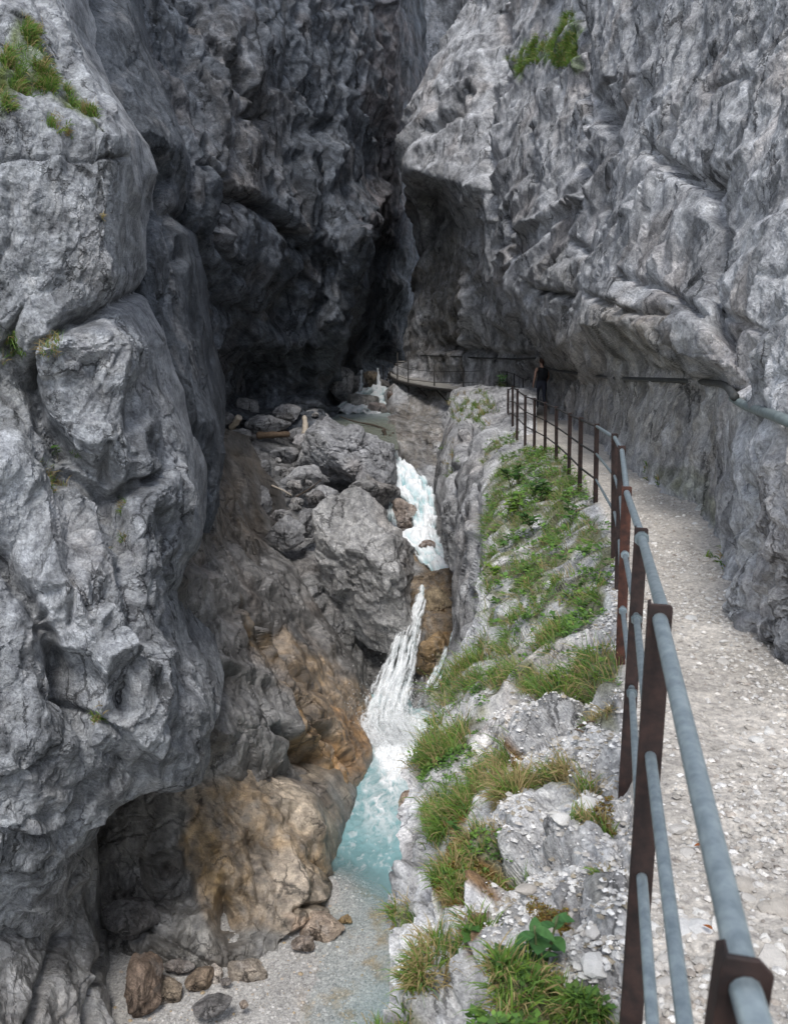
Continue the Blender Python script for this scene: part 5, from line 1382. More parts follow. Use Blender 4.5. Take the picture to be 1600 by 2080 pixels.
for i, (x, y, d, hw, hh, t, dark, lab) in enumerate([
    (507, 829, 39.5, 30, 20, 0.1, 0.30, 'blue grey block at the foot of the dark cave'),
    (582, 838, 39, 30, 18, -0.1, 0.34, 'pale block right of the cave foot block'),
    (648, 856, 40, 34, 22, 0.2, 0.36, 'pale block left of the upper pool'),
    (542, 860, 37, 46, 17, 0.05, 0.36, 'long low pale block below the cave'),
    (486, 884, 35, 30, 13, -0.1, 0.26, 'low dark block beside the left cliff foot'),
    (486, 928, 31.5, 36, 26, 0.1, 0.21, 'dark rounded block against the left cliff'),
    (516, 966, 29.5, 58, 27, -0.35, 0.24, 'long tilted dark block in the rock jam'),
    (520, 1022, 28, 32, 34, 0.2, 0.23, 'upright dark block below the long tilted one'),
    (577, 1082, 26.6, 42, 34, -0.1, 0.27, 'dark block left of the huge pale boulder'),
    (622, 1060, 27.2, 24, 32, 0.3, 0.30, 'upright grey block leaning on the huge pale boulder'),
    (617, 973, 31, 48, 27, -0.1, 0.33, 'broad grey block in the middle of the rock jam'),
    (578, 922, 34, 30, 20, 0.2, 0.32, 'grey block above the long tilted one'),
    (628, 928, 34, 34, 24, -0.2, 0.34, 'grey block left of the broad flat topped boulder'),
    (660, 1010, 30, 36, 30, -0.3, 0.37, 'pale slab resting on top of the huge pale boulder'),
    (568, 1046, 27.6, 24, 14, 0.1, 0.30, 'small flat block behind the dark block'),
    (525, 1114, 25.4, 17, 13, 0.4, 0.46, 'small white stone at the lower left of the jam'),
    (518, 1150, 24.2, 16, 7, 0.05, 0.52, 'small flat white slab lying on the brown ramp'),
    (600, 885, 36.5, 32, 16, -0.1, 0.33, 'grey block below the pale pool side block'),
    (455, 850, 36, 22, 14, 0.2, 0.22, 'small dark block in the cave mouth'),
    (640, 1010, 29.5, 20, 16, 0.4, 0.24, 'little dark block between the pale slab and the jam')]):
    boulder('boulder', x, y, d, hw, hh, lab, 40 + i, 0.9, tilt=t, base=(dark, dark * 0.99, dark * 1.0), sub=4, planes=11, group=G1)
rb = np.random.RandomState(9)
for i in range(46):
    x, y = rb.uniform(455, 660), rb.uniform(835, 1100)
    if x < 455 + (y - 900) * 0.35:
        continue
    d = float(np.interp(y, [830, 900, 960, 1030, 1100], [39.5, 35, 31, 28.3, 26.2])) + 0.25
    h = rb.uniform(5, 13)
    v = rb.uniform(0.22, 0.42)
    boulder('rubble_stone', x, y, d, h * rb.uniform(1, 1.7), h, 'small loose grey stone filling a gap between the jammed blocks', 90 + i, 0.9, tilt=rb.uniform(-0.5, 0.5), base=(v, v * 0.97, v * 0.94), sub=2, planes=9, group='small stones between the jammed blocks', cat='stone')
# rocks on the gravel bar
for i, (x, y, d, hw, hh, t, bc, lab) in enumerate([
    (505, 1972, 15.2, 42, 30, 0.3, (0.40, 0.34, 0.28), 'tan split block lying on the gravel bar'), (437, 1975, 15.0, 20, 20, 0.5, (0.62, 0.56, 0.50), 'small white stone on the gravel bar'),
    (445, 1942, 15.4, 10, 8, 0, (0.45, 0.30, 0.22), 'little reddish pebble beside the white stone'), (405, 1992, 14.8, 34, 26, -0.2, (0.29, 0.22, 0.16), 'brown lump of rock left of the white stone'),
    (342, 2012, 14.6, 36, 28, 0.1, (0.30, 0.24, 0.18), 'rough brown rock near the cliff foot'), (425, 2040, 14.1, 48, 17, -0.35, (0.22, 0.21, 0.205), 'flat dark slab tilted on the gravel'),
    (288, 2010, 14.3, 40, 66, 0.1, (0.23, 0.17, 0.13), 'reddish brown rock against the left cliff foot'), (262, 1860, 15.4, 60, 60, 0.0, (0.16, 0.15, 0.145), 'dark rock deep in the left hollow'),
    (365, 1962, 15.1, 30, 16, 0, (0.24, 0.21, 0.19), 'dark rock under the brown toe'), (460, 1996, 14.8, 13, 8, 0, (0.27, 0.24, 0.22), 'small dark stone right of the brown lump'), (494, 2040, 14.2, 11, 8, 0.2, (0.42, 0.34, 0.28), 'small tan stone on the open gravel'),
    (650, 1880, 16.3, 46, 34, 0.2, (0.46, 0.36, 0.28), 'pinkish tan rock at the water edge below the toe'), (620, 1915, 15.8, 28, 20, 0.1, (0.42, 0.34, 0.28), 'low pinkish stone at the gravel edge'),
    (702, 1868, 16.6, 16, 10, 0.0, (0.42, 0.30, 0.16), 'yellowish stone half under the shallow water')]):
    boulder('gravel_bar_rock', x, y, d, hw, hh, lab, 150 + i, 0.9, tilt=t, base=bc, sub=4, planes=11, cat='rock', light=0.25)
print('water and boulders', round(time.time() - T0, 1))
# ================================================================== RAILING
def metal(name, c1, c2, scale, rough, metallic, bump=0.2):
    m, nt, b = new_mat(name)
    co = nt.nodes.new('ShaderNodeTexCoord').outputs['Object']
    n = tex(nt, 'ShaderNodeTexNoise', scale, 5, 0.65, co)
    r = ramp(nt, [(0.35, c1), (0.65, c2)])
    nt.links.new(n.outputs[0], r.inputs[0])
    nt.links.new(r.outputs[0], b.inputs['Base Color'])
    b.inputs['Metallic'].default_value = metallic
    b.inputs['Roughness'].default_value = rough
    bp = nt.nodes.new('ShaderNodeBump')
    bp.inputs['Strength'].default_value = bump
    bp.inputs['Distance'].default_value = 0.002
    nt.links.new(n.outputs[0], bp.inputs['Height'])
    nt.links.new(bp.outputs[0], b.inputs['Normal'])
    return m
rust_mat = metal('rusty_steel', (0.018, 0.012, 0.011), (0.050, 0.027, 0.022), 22, 0.7, 0.25, 0.5)
red_rust_mat = metal('red_rusty_steel', (0.03, 0.013, 0.010), (0.10, 0.036, 0.022), 22, 0.7, 0.2, 0.5)
zinc_mat = metal('galvanised_pipe', (0.20, 0.245, 0.265), (0.33, 0.385, 0.40), 30, 0.45, 0.55, 0.25)
dark_steel = metal('dark_steel', (0.02, 0.019, 0.018), (0.05, 0.045, 0.042), 9, 0.65, 0.3)
wood_mat = metal('weathered_planks', (0.28, 0.265, 0.24), (0.42, 0.40, 0.37), 3, 0.85, 0.0)
cable_mat = metal('black_hose', (0.022, 0.023, 0.022), (0.05, 0.052, 0.05), 8, 0.6, 0.0)
hose_mat = metal('grey_green_hose', (0.10, 0.125, 0.125), (0.17, 0.20, 0.195), 12, 0.55, 0.0)

def tube(name, pts, r, mat, parent=None, seg=10, smooth=True):
    pts = [Vector(p) for p in pts]
    n = len(pts)
    V, Fc = [], []
    up = Vector((0.31, 0.17, 0.93))
    for i, p in enumerate(pts):
        t = (pts[min(i + 1, n - 1)] - pts[max(i - 1, 0)]).normalized()
        a = t.cross(up).normalized()
        b_ = t.cross(a)
        rr = r[i] if isinstance(r, (list, tuple, np.ndarray)) else r
        for k in range(seg):
            q = 2 * math.pi * k / seg
            V.append(p + a * (rr * math.cos(q)) + b_ * (rr * math.sin(q)))
    for i in range(n - 1):
        for k in range(seg):
            k2 = (k + 1) % seg
            Fc.append((i * seg + k, i * seg + k2, (i + 1) * seg + k2, (i + 1) * seg + k))
    c0, c1 = len(V), len(V) + 1
    V += [pts[0], pts[-1]]
    for k in range(0, seg, 1):
        k2 = (k + 1) % seg
        Fc.append((c0, k2, k, k))
        Fc.append((c1, (n - 1) * seg + k, (n - 1) * seg + k2, (n - 1) * seg + k2))
    me = bpy.data.meshes.new(name)
    me.from_pydata([v[:] for v in V], [], [f if f[2] != f[3] else f[:3] for f in Fc])
    me.polygons.foreach_set('use_smooth', [smooth] * len(me.polygons))
    me.materials.append(mat)
    o = bpy.data.objects.new(name, me)
    COL.objects.link(o)
    if parent:
        o.parent = parent
        o.location = -parent.location
    return o

def spline(pts, m=8):
    pts = [Vector(p) for p in pts]
    out = []
    for i in range(len(pts) - 1):
        p0, p1, p2, p3 = pts[max(i - 1, 0)], pts[i], pts[i + 1], pts[min(i + 2, len(pts) - 1)]
        for k in range(m):
            t = k / m
            out.append(0.5 * ((2 * p1) + (p2 - p0) * t + (2 * p0 - 5 * p1 + 4 * p2 - p3) * t * t + (3 * p1 - p0 - 3 * p2 + p3) * t ** 3))
    out.append(pts[-1])
    return out

def angle_post(bot, top, along, w, mat, parent, chamfer=0.25):
    """L-section steel post from bot to top; along = horizontal direction of the fence"""
    ax = (top - bot).normalized()
    a = Vector((along.x, along.y, 0)).normalized()
    fdir = a.cross(ax).normalized()
    if fdir.x < 0:
        fdir = -fdir
    a = ax.cross(fdir).normalized()
    if a.y < 0:
        a = -a
    t = w * 0.14
    prof = [(0, 0), (w, 0), (w, t), (t, t), (t, w * 0.8), (0, w * 0.8)]
    H = (top - bot).length
    cw_ = w * chamfer
    V, Fc = [], []
    for z, ins in ((-0.15, 0), (H - cw_, 0), (H, cw_)):
        for (x, y) in prof:
            xx = min(max(x, 0), w - ins) if x > t else x
            yy = min(y, w * 0.8 - ins) if y > t else y
            if x == 0 and ins:
                xx = x + ins * 0.25
            V.append(bot + ax * z + fdir * (xx - w / 2) + a * yy)
    for k in range(2):
        for i in range(6):
            j = (i + 1) % 6
            Fc.append((k * 6 + i, k * 6 + j, (k + 1) * 6 + j, (k + 1) * 6 + i))
    Fc += [(12, 13, 14, 15), (12, 15, 16, 17), (3, 2, 1, 0), (5, 4, 3, 0)]
    me = bpy.data.meshes.new('post')
    me.from_pydata([v[:] for v in V], [], Fc)
    me.materials.append(mat)
    o = bpy.data.objects.new('post', me)
    COL.objects.link(o)
    bv = o.modifiers.new('worn_edges', 'BEVEL')
    bv.width = w * 0.05
    bv.segments = 2
    bv.limit_method = 'ANGLE'
    o.parent = parent
    o.location = -parent.location
    return o

def depth_of(P):
    return P[1] * CP - (P[2] - CAMZ) * SP

NEAR = [  # top x, top y, distance of top, base x, base y (None: on the ground below)
    (1522, 1952, 0.90, 1500, 3000), (1342, 1228, 1.95, 1277, 2150), (1303, 1072, 3.5, 1268, 1622), (1273, 988, 4.7, 1258, 1393), (1263, 905, 6.1, 1254, 1234), (1248, 880, 7.4, 1247, 1146),
    (1212, 860, None, 1210, 1022), (1180, 847, None, 1178, 1000), (1158, 838, None, 1155, 964), (1130, 825, None, 1130, 936), (1108, 816, None, 1106, 919), (1086, 808, None, 1085, 911), (1067, 802, None, 1066, 904),
    (1051, 790, 20.6, 1050, 882), (1041, 784, 22.0, 1041, 875), (1032, 790, 24.0, 1031, 866)]
rail_root = empty('path_railing', at(J, 1268, 1622), 'rusty angle iron railing with three galvanised pipes along the gorge side of the path', 'railing')
posts = []
for i, (tx, ty, dt, bx, by) in enumerate(NEAR):
    if dt is None:
        g = at(J, bx, by)
        d = depth_of(g)
        bot = g
        top = UV(tx, ty, d - 1.0 * SP)
    else:
        top = UV(tx, ty, dt)
        hgt = 1.06
        bot = UV(bx, by, dt + hgt * SP) if by < 2900 else top + Vector((-0.02, 0.03, -hgt))
    posts.append((bot, top))
for i, (bot, top) in enumerate(posts):
    nx = posts[min(i + 1, len(posts) - 1)][1] - posts[max(i - 1, 0)][1]
    w = 0.052 if i < 6 else 0.055
    o = angle_post(bot, top, nx, w, red_rust_mat if i == 3 else rust_mat, rail_root, 0.3 if i == 0 else 0.12)
def rail_pts(h):
    P = []
    for bot, top in posts:
        L = (top - bot).length
        P.append(bot + (top - bot) * ((L - h) / L))
    return P
for h, r, nm in ((0.035, 0.0165, 'top_rail'), (0.36, 0.0128, 'middle_rail'), (0.67, 0.0128, 'lower_rail')):
    P = rail_pts(h)
    rails_ = []
    P = [P[0] + (P[0] - P[1]) * 0.28 + Vector((0.012, 0, 0.0))] + P
    for i in range(len(P) - 1):
        a, b_ = P[i], P[i + 1]
        v = b_ - a
        kink = Vector((0.014, 0, -0.012)) if (i == 2 and nm == 'top_rail') else Vector((0.003, 0, -0.004))
        pts = spline([a, a + v * 0.08 + kink, a + v * 0.5 + kink * 0.6, a + v * 0.93 + kink * 0.2, b_], 5) if i < 7 else [a, b_]
        rails_.append(tube('rail', pts, r, zinc_mat if i < 7 else dark_steel, rail_root, 12 if i < 5 else 6))
    for i, k in ((3, 0.97), (4, 0.97), (3, 0.05)):
        if nm == 'top_rail' and i == 4:
            continue
        c = P[i] + (P[i - 1] - P[i]) * 0.05
        dirv = (P[i - 1] - P[i]).normalized()
        cpl = tube('coupling', [c - dirv * 0.012, c + dirv * 0.012], r * 1.75, zinc_mat, None, 8, False)
        cpl.parent = rails_[i - 1]

# far continuation of the railing round the corner, up to the catwalk
far_root = empty('corner_railing', UV(1029, 800, 36), 'thin dark railing round the corner in front of the walker', 'railing')
FAR = [(1062, 768, 31.0, 826), (1044, 758, 33.5, 810), (1029, 754, 36, 801), (1015, 754, 38, 799), (1000, 752, 39.2, 799), (983, 747, 40.4, 798)]
fp = [(UV(x, y1, d + 0.25), UV(x, y0, d)) for x, y0, d, y1 in FAR]
for bot, top in fp:
    tube('post', [bot - Vector((0, 0, 0.2)), top], 0.028, dark_steel, far_root, 6)
for k in (0.03, 0.5):
    for (b0, t0), (b1, t1) in zip(fp[:-1], fp[1:]):
        tube('rail', [t0 + (b0 - t0) * k, t1 + (b1 - t1) * k], 0.016, dark_steel, far_root, 6)

# ================================================================== CATWALK
cw_root = empty('catwalk', UV(880, 799, 42), 'narrow plank catwalk on steel struts bending round the cliff above the upper pool', 'catwalk')
edge = spline([UV(955, 801, 41.2), UV(905, 801, 42.2), UV(862, 798, 43.4), UV(830, 792, 44.6), UV(807, 783, 46.0), UV(793, 773, 48), UV(789, 766, 49.8)], 6)
edge = [Vector((p.x, p.y, CAMZ - 4.66)) for p in edge]
inner = []
for i, p in enumerate(edge):
    t = (edge[min(i + 1, len(edge) - 1)] - edge[max(i - 1, 0)])
    nrm = Vector((-t.y, t.x, 0)).normalized()
    if nrm.x + nrm.y < 0:
        nrm = -nrm
    inner.append(p + nrm * 1.15)
def add_mesh(name, V, Fc, mat, parent=None):
    me = bpy.data.meshes.new(name)
    me.from_pydata([tuple(v) for v in V], [], Fc)
    me.materials.append(mat)
    o = bpy.data.objects.new(name, me)
    COL.objects.link(o)
    if parent:
        o.parent = parent
        o.location = -parent.location
    return o
BOXF = [(0, 1, 2, 3), (7, 6, 5, 4), (0, 4, 5, 1), (1, 5, 6, 2), (2, 6, 7, 3), (3, 7, 4, 0)]
rc = random.Random(3)
for i in range(len(edge) - 1):
    for k in range(2):
        a0, a1 = edge[i].lerp(edge[i + 1], k / 2 + 0.02), edge[i].lerp(edge[i + 1], k / 2 + 0.48)
        b0, b1 = inner[i].lerp(inner[i + 1], k / 2 + 0.02), inner[i].lerp(inner[i + 1], k / 2 + 0.48)
        dz = Vector((0, 0, rc.uniform(-0.008, 0.008)))
        top4 = [a0 + dz, a1 + dz, b1 + dz, b0 + dz]
        add_mesh('plank', [q - Vector((0, 0, 0.05)) for q in top4] + top4, BOXF, wood_mat, cw_root)
tube('edge_beam', [p + Vector((0, 0, -0.12)) for p in edge], 0.07, dark_steel, cw_root, 6)
tube('inner_beam', [p + Vector((0, 0, -0.12)) for p in inner], 0.06, dark_steel, cw_root, 6)
for i in (2, 9, 15, 21, 27):
    tube('strut', [edge[i] + Vector((0, 0, -0.12)), inner[i] + Vector((0.15, 0.1, -1.25))], 0.035, dark_steel, cw_root, 6)
cpost = []
for x, y0, d, y1 in ((941, 746, 41.4, 799), (882, 741, 42.8, 798), (829, 714, 44.6, 791), (807, 716, 46, 783), (792, 746, 48.2, 773), (778, 742, 50.0, 764)):
    bot, top = UV(x, y1, d), UV(x, y0, d - 0.2)
    cpost.append((bot, top))
    tube('post', [bot - Vector((0, 0, 0.15)), top], 0.03, dark_steel, cw_root, 6)
cp = [fp[-1]] + cpost
for hh in (1.0, 0.5):
    for (b0, t0), (b1, t1) in zip(cp[:-1], cp[1:]):
        tube('rail', [b0 + (t0 - b0).normalized() * hh, b1 + (t1 - b1).normalized() * hh], 0.014, dark_steel, cw_root, 5)
s0, s1 = UV(806, 768, 49.5), UV(826, 733, 53.0)
for k in range(8):
    c = s0.lerp(s1, k / 7)
    w_, dpt = Vector((0.55, 0.12, 0)), Vector((-0.05, 0.16, 0))
    V4 = [c - w_ - dpt, c + w_ - dpt, c + w_ + dpt, c - w_ + dpt]
    add_mesh('step', [q - Vector((0, 0, 0.05)) for q in V4] + V4, BOXF, wood_mat, cw_root)
for sx in (-0.56, 0.56):
    tube('stringer', [s0 + Vector((sx, 0, -0.1)), s1 + Vector((sx, 0, -0.1))], 0.05, dark_steel, cw_root, 6)

# ================================================================== HOSES ON THE WALL
def wall_pt(px, py, off):
    """a point just off the right wall, as far as the wall shows at this pixel"""
    i = np.argsort((E_vis_px - px) ** 2 + (E_vis_py - py) ** 2)[:6]
    P = E_vis[i].mean(0)
    d = depth_of(P)
    return UV(px, py, d - off)
_ex, _ey = to_px(E.V)
_ok = (_ex > 780) & (_ex < 1800) & (_ey > 600) & (_ey < 1000)
_dep = E.V[:, 1] * CP - (E.V[:, 2] - CAMZ) * SP
E_vis, E_vis_px, E_vis_py = E.V[_ok], _ex[_ok], _ey[_ok]
_dv = _dep[_ok]
_bin = {}
for _i in range(len(E_vis)):
    _k = (int(E_vis_px[_i] // 8), int(E_vis_py[_i] // 8))
    if _k not in _bin or _dv[_i] < _dv[_bin[_k]]:
        _bin[_k] = _i
_keep = np.array(sorted(_bin.values()))
E_vis, E_vis_px, E_vis_py = E_vis[_keep], E_vis_px[_keep], E_vis_py[_keep]
hp = [(1488, 808), (1510, 822), (1540, 833), (1580, 847), (1630, 868), (1720, 905)]
tag(tube('water_hose', spline([wall_pt(x, y, 0.08) for x, y in hp], 6), 0.032, hose_mat, None, 12), 'thick grey green hose clamped to the near wall at the right edge', 'hose')
cpx = [(1492, 806), (1470, 782), (1430, 776), (1380, 773), (1320, 771), (1270, 769), (1220, 765), (1170, 758), (1130, 752), (1105, 745)]
tag(tube('wall_cable', spline([wall_pt(x, y, 0.10) for x, y in cpx], 4), 0.034, cable_mat, None, 8), 'black cable running along the recessed wall beside the path', 'cable')
cpx = [(1086, 727), (1050, 729), (1010, 728), (970, 727), (930, 724), (890, 723), (855, 722)]
tag(tube('far_cable', spline([wall_pt(x, y, 0.15) for x, y in cpx], 4), 0.04, cable_mat, None, 8), 'dark cable strung on the cliff above the catwalk', 'cable')

# ================================================================== DRIFTWOOD
def bark(name, c1, c2):
    return metal(name, c1, c2, 12, 0.85, 0.0, 0.5)
pale_wood = bark('bleached_wood', (0.36, 0.30, 0.23), (0.52, 0.46, 0.38))
brown_wood = bark('brown_wood', (0.07, 0.045, 0.028), (0.14, 0.095, 0.06))
dark_wood = bark('dark_wood', (0.035, 0.025, 0.018), (0.08, 0.06, 0.045))
def log(name, pts, r0, r1, mat, label):
    P = spline(pts, 5)
    rr = np.linspace(r0, r1, len(P)) * (1 + 0.12 * np.sin(np.arange(len(P)) * 1.7))
    return tag(tube(name, P, list(rr), mat, None, 7), label, 'driftwood')
log('driftwood_log', [UV(470, 868, 35.2), UV(480, 857, 34.8), UV(486, 846, 34.6)], 0.12, 0.14, pale_wood, 'short pale log leaning beside the cave foot')
log('driftwood_log', [UV(524, 884, 35.2), UV(555, 883, 35), UV(588, 882, 35.2)], 0.15, 0.11, brown_wood, 'brown log lying across the rock jam')
log('driftwood_stump', [UV(619, 884, 35.6), UV(620, 862, 36), UV(618, 846, 36.3)], 0.14, 0.09, pale_wood, 'upright pale stump beside the broad boulder')
log('driftwood_branch', [UV(552, 986, 29), UV(575, 996, 28.8), UV(592, 1006, 28.6)], 0.03, 0.015, pale_wood, 'thin pale stick below the long tilted block')
log('driftwood_branch', [UV(600, 1010, 29), UV(630, 992, 29.2), UV(652, 975, 29.4)], 0.03, 0.015, dark_wood, 'thin dark stick between the blocks near the pale slab')
log('driftwood_branch', [UV(690, 846, 41.5), UV(720, 856, 41), UV(760, 864, 40.4), UV(790, 876, 39.5)], 0.02, 0.06, dark_wood, 'long dark branch reaching over the upper pool')
for k, pp in enumerate([[(768, 905), (785, 890), (800, 878)], [(772, 885), (786, 896), (790, 918)], [(778, 872), (784, 890), (781, 912)], [(794, 884), (788, 900), (796, 926)]]):
    log('driftwood_root', [UV(x, y, 38.6 - 0.15 * k) for x, y in pp], 0.09, 0.04, dark_wood, ['dark root rising over the cascade lip', 'dark root hanging left of the cascade lip', 'short upright root at the pool outlet', 'dark root drooping towards the white chute'][k])

# ================================================================== PERSON
def build_person(loc, heading):
    root = empty('person', loc, 'person in a black sleeveless top and dark trousers walking away along the path', 'person')
    J3 = {  # x right, y forward, z up ; skeleton with radius
        'pelvis': ((0, 0, 0.93), 0.135), 'waist': ((0, 0.0, 1.08), 0.125), 'chest': ((0, 0.01, 1.28), 0.15), 'neck0': ((0, 0.0, 1.42), 0.075), 'neck1': ((0, 0.02, 1.49), 0.052), 'head0': ((0, 0.045, 1.57), 0.085), 'head1': ((0, 0.05, 1.66), 0.075),
        'hipL': ((-0.10, 0, 0.88), 0.105), 'kneeL': ((-0.11, 0.10, 0.50), 0.068), 'ankL': ((-0.11, 0.02, 0.10), 0.046), 'toeL': ((-0.12, 0.16, 0.045), 0.04),
        'hipR': ((0.10, 0, 0.88), 0.105), 'kneeR': ((0.11, 0.02, 0.49), 0.068), 'ankR': ((0.11, -0.16, 0.13), 0.046), 'toeR': ((0.12, -0.02, 0.045), 0.04),
        'shL': ((-0.185, 0.0, 1.38), 0.062), 'elL': ((-0.25, -0.05, 1.10), 0.043), 'wrL': ((-0.27, 0.03, 0.87), 0.03), 'haL': ((-0.265, 0.06, 0.79), 0.036),
        'shR': ((0.185, 0.0, 1.38), 0.062), 'elR': ((0.24, 0.03, 1.10), 0.043), 'wrR': ((0.22, 0.16, 0.92), 0.03), 'haR': ((0.21, 0.21, 0.86), 0.036)}
    EG = [('pelvis', 'waist'), ('waist', 'chest'), ('chest', 'neck0'), ('neck0', 'neck1'), ('neck1', 'head0'), ('head0', 'head1'), ('pelvis', 'hipL'), ('hipL', 'kneeL'), ('kneeL', 'ankL'), ('ankL', 'toeL'),
          ('pelvis', 'hipR'), ('hipR', 'kneeR'), ('kneeR', 'ankR'), ('ankR', 'toeR'), ('chest', 'shL'), ('shL', 'elL'), ('elL', 'wrL'), ('wrL', 'haL'), ('chest', 'shR'), ('shR', 'elR'), ('elR', 'wrR'), ('wrR', 'haR')]
    names = list(J3)
    verts = [J3[k][0] for k in names]
    edges = [(names.index(a), names.index(b)) for a, b in EG]
    radii = [J3[k][1] for k in names]
    for side, s in (('haL', -1), ('haR', 1)):           # five fingers on each hand
        hx, hy, hz = J3[side][0]
        for k in range(5):
            b0 = len(verts)
            off = (k - 1.5) * 0.017
            if k == 4:
                p1, p2 = (hx - s * 0.025, hy + 0.03, hz - 0.005), (hx - s * 0.03, hy + 0.045, hz - 0.035)
            else:
                p1, p2 = (hx, hy + off, hz - 0.05), (hx - s * 0.012, hy + off + 0.01, hz - 0.085 - 0.008 * (k in (1, 2)))
            verts += [p1, p2]
            radii += [0.0095, 0.008]
            edges += [(names.index(side), b0), (b0, b0 + 1)]
    me = bpy.data.meshes.new('body')
    me.from_pydata(verts, edges, [])
    tmp = bpy.data.objects.new('tmp', me)
    COL.objects.link(tmp)
    sk = tmp.modifiers.new('skin', 'SKIN')
    for v, r in zip(me.skin_vertices[0].data, radii):
        v.radius = (r, r)
    me.skin_vertices[0].data[0].use_root = True
    for k, fl in (('chest', (0.17, 0.115)), ('waist', (0.135, 0.105)), ('pelvis', (0.155, 0.125))):
        me.skin_vertices[0].data[names.index(k)].radius = fl
    ss = tmp.modifiers.new('sub', 'SUBSURF')
    ss.levels = ss.render_levels = 2
    dg = bpy.context.evaluated_depsgraph_get()
    ev = bpy.data.meshes.new_from_object(tmp.evaluated_get(dg))
    bpy.data.objects.remove(tmp)
    n = len(ev.vertices)
    co = np.empty(n * 3, np.float32)
    ev.vertices.foreach_get('co', co)
    co = co.reshape(-1, 3)
    c = np.repeat(np.array([[0.50, 0.30, 0.215]], np.float32), n, 0)
    arm = np.abs(co[:, 0]) > 0.16 + 0.05 * (co[:, 2] < 1.3)
    c[(co[:, 2] > 0.93) & (co[:, 2] < 1.435) & ~arm] = (0.012, 0.012, 0.014)
    c[(co[:, 2] <= 0.98) & (np.abs(co[:, 0]) < 0.205)] = (0.045, 0.047, 0.066)
    c[(co[:, 2] < 0.095)] = (0.03, 0.022, 0.018)
    a = ev.color_attributes.new('tint', 'FLOAT_COLOR', 'POINT')
    a.data.foreach_set('color', np.concatenate([c, np.ones((n, 1), np.float32)], 1).ravel())
    ev.materials.clear()
    cloth, nt, b = new_mat('skin_and_clothes')
    at_ = nt.nodes.new('ShaderNodeAttribute')
    at_.attribute_name = 'tint'
    nt.links.new(at_.outputs['Color'], b.inputs['Base Color'])
    b.inputs['Roughness'].default_value = 0.8
    ev.materials.append(cloth)
    ev.polygons.foreach_set('use_smooth', [True] * len(ev.polygons))
    body = bpy.data.objects.new('body', ev)
    COL.objects.link(body)
    body.parent = root
    def blob(name, cen, rad3, colr, seed, cut=None):
        bm = bmesh.new()
        bmesh.ops.create_icosphere(bm, subdivisions=3, radius=1.0)
        V = np.array([v.co[:] for v in bm.verts], np.float32)
        Fc = np.array([[v.index for v in f.verts] for f in bm.faces], np.int32)
        bm.free()
        if cut:
            V = cut(V)
        V = V * np.array(rad3) * (1 + 0.05 * perlin(V * 3, seed))[:, None] + np.array(cen)
        o = mesh_obj(name, V, Fc, cloth, root, True, np.repeat(np.array([colr], np.float32), len(V), 0))
        return o
    blob('hair', (0, 0.035, 1.645), (0.092, 0.105, 0.105), (0.045, 0.018, 0.010), 3, lambda V: np.where((V[:, 1:2] > 0.45) & (V[:, 2:3] < 0.2), V * 0.82, V))
    blob('ponytail', (0, -0.075, 1.56), (0.03, 0.03, 0.085), (0.045, 0.018, 0.010), 4)
    for s in (-1, 1):
        blob('ear', (s * 0.088, 0.045, 1.60), (0.012, 0.02, 0.03), (0.5, 0.3, 0.215), 5)
    blob('nose', (0, 0.14, 1.60), (0.014, 0.02, 0.022), (0.5, 0.3, 0.215), 6)
    bp_ = blob('backpack', (0.02, -0.165, 1.23), (0.135, 0.075, 0.19), (0.012, 0.012, 0.014), 7, lambda V: np.sign(V) * np.abs(V) ** 0.6)
    root.rotation_euler = (0, 0, heading)
    root.scale = (1.02,) * 3
    return root
pp = UV(1097, 831, 31.0)
person = build_person(at(J, 1097, 832) if abs(depth_of(at(J, 1097, 832)) - 31) < 3 else pp, rad(8))

# ================================================================== BROAD-LEAVED PLANTS
def leaf_mesh(name, ln, wd, colr, lobes=0, seed=0):
    r = np.random.RandomState(seed)
    n = 9
    V, Fc = [], []
    for i in range(n):
        t = i / (n - 1)
        w = wd * math.sin(math.pi * min(1, t ** 0.75)) ** 0.8 * (1 + (0.35 * math.cos(t * lobes * 2 * math.pi) if lobes else 0))
        z = 0.18 * ln * (t - t * t * 1.6)
        V += [(-w, t * ln, z + 0.25 * w), (0, t * ln, z), (w, t * ln, z + 0.25 * w)]
    for i in range(n - 1):
        for k in range(2):
            Fc.append((3 * i + k, 3 * i + k + 1, 3 * i + k + 4, 3 * i + k + 3))
    V = np.array(V)
    c = np.repeat(np.array([colr]), len(V), 0) * (1 + 0.15 * r.randn(len(V), 1))
    o = mesh_obj(name, V, np.array(Fc), leaf_mat, None, True, c.clip(0.01, 1).astype(np.float32))
    me = o.data
    bpy.data.objects.remove(o)
    return me
leaf_mat = leaf_material('broad_leaf', 0.5, 0.3)
LM = {'dark': [leaf_mesh('leaf', 1, 0.30, (0.06, 0.15, 0.045), 0, 1), leaf_mesh('leaf', 1, 0.27, (0.075, 0.175, 0.05), 0, 2)],
      'mid': [leaf_mesh('leaf', 1, 0.34, (0.06, 0.14, 0.03), 2, 3), leaf_mesh('leaf', 1, 0.36, (0.075, 0.16, 0.035), 2, 4)],
      'light': [leaf_mesh('leaf', 1, 0.38, (0.17, 0.27, 0.035), 2, 5), leaf_mesh('leaf', 1, 0.36, (0.13, 0.235, 0.04), 2, 6)]}
stem_mat = metal('plant_stem', (0.06, 0.075, 0.025), (0.11, 0.12, 0.05), 20, 0.7, 0)
rp = random.Random(12)
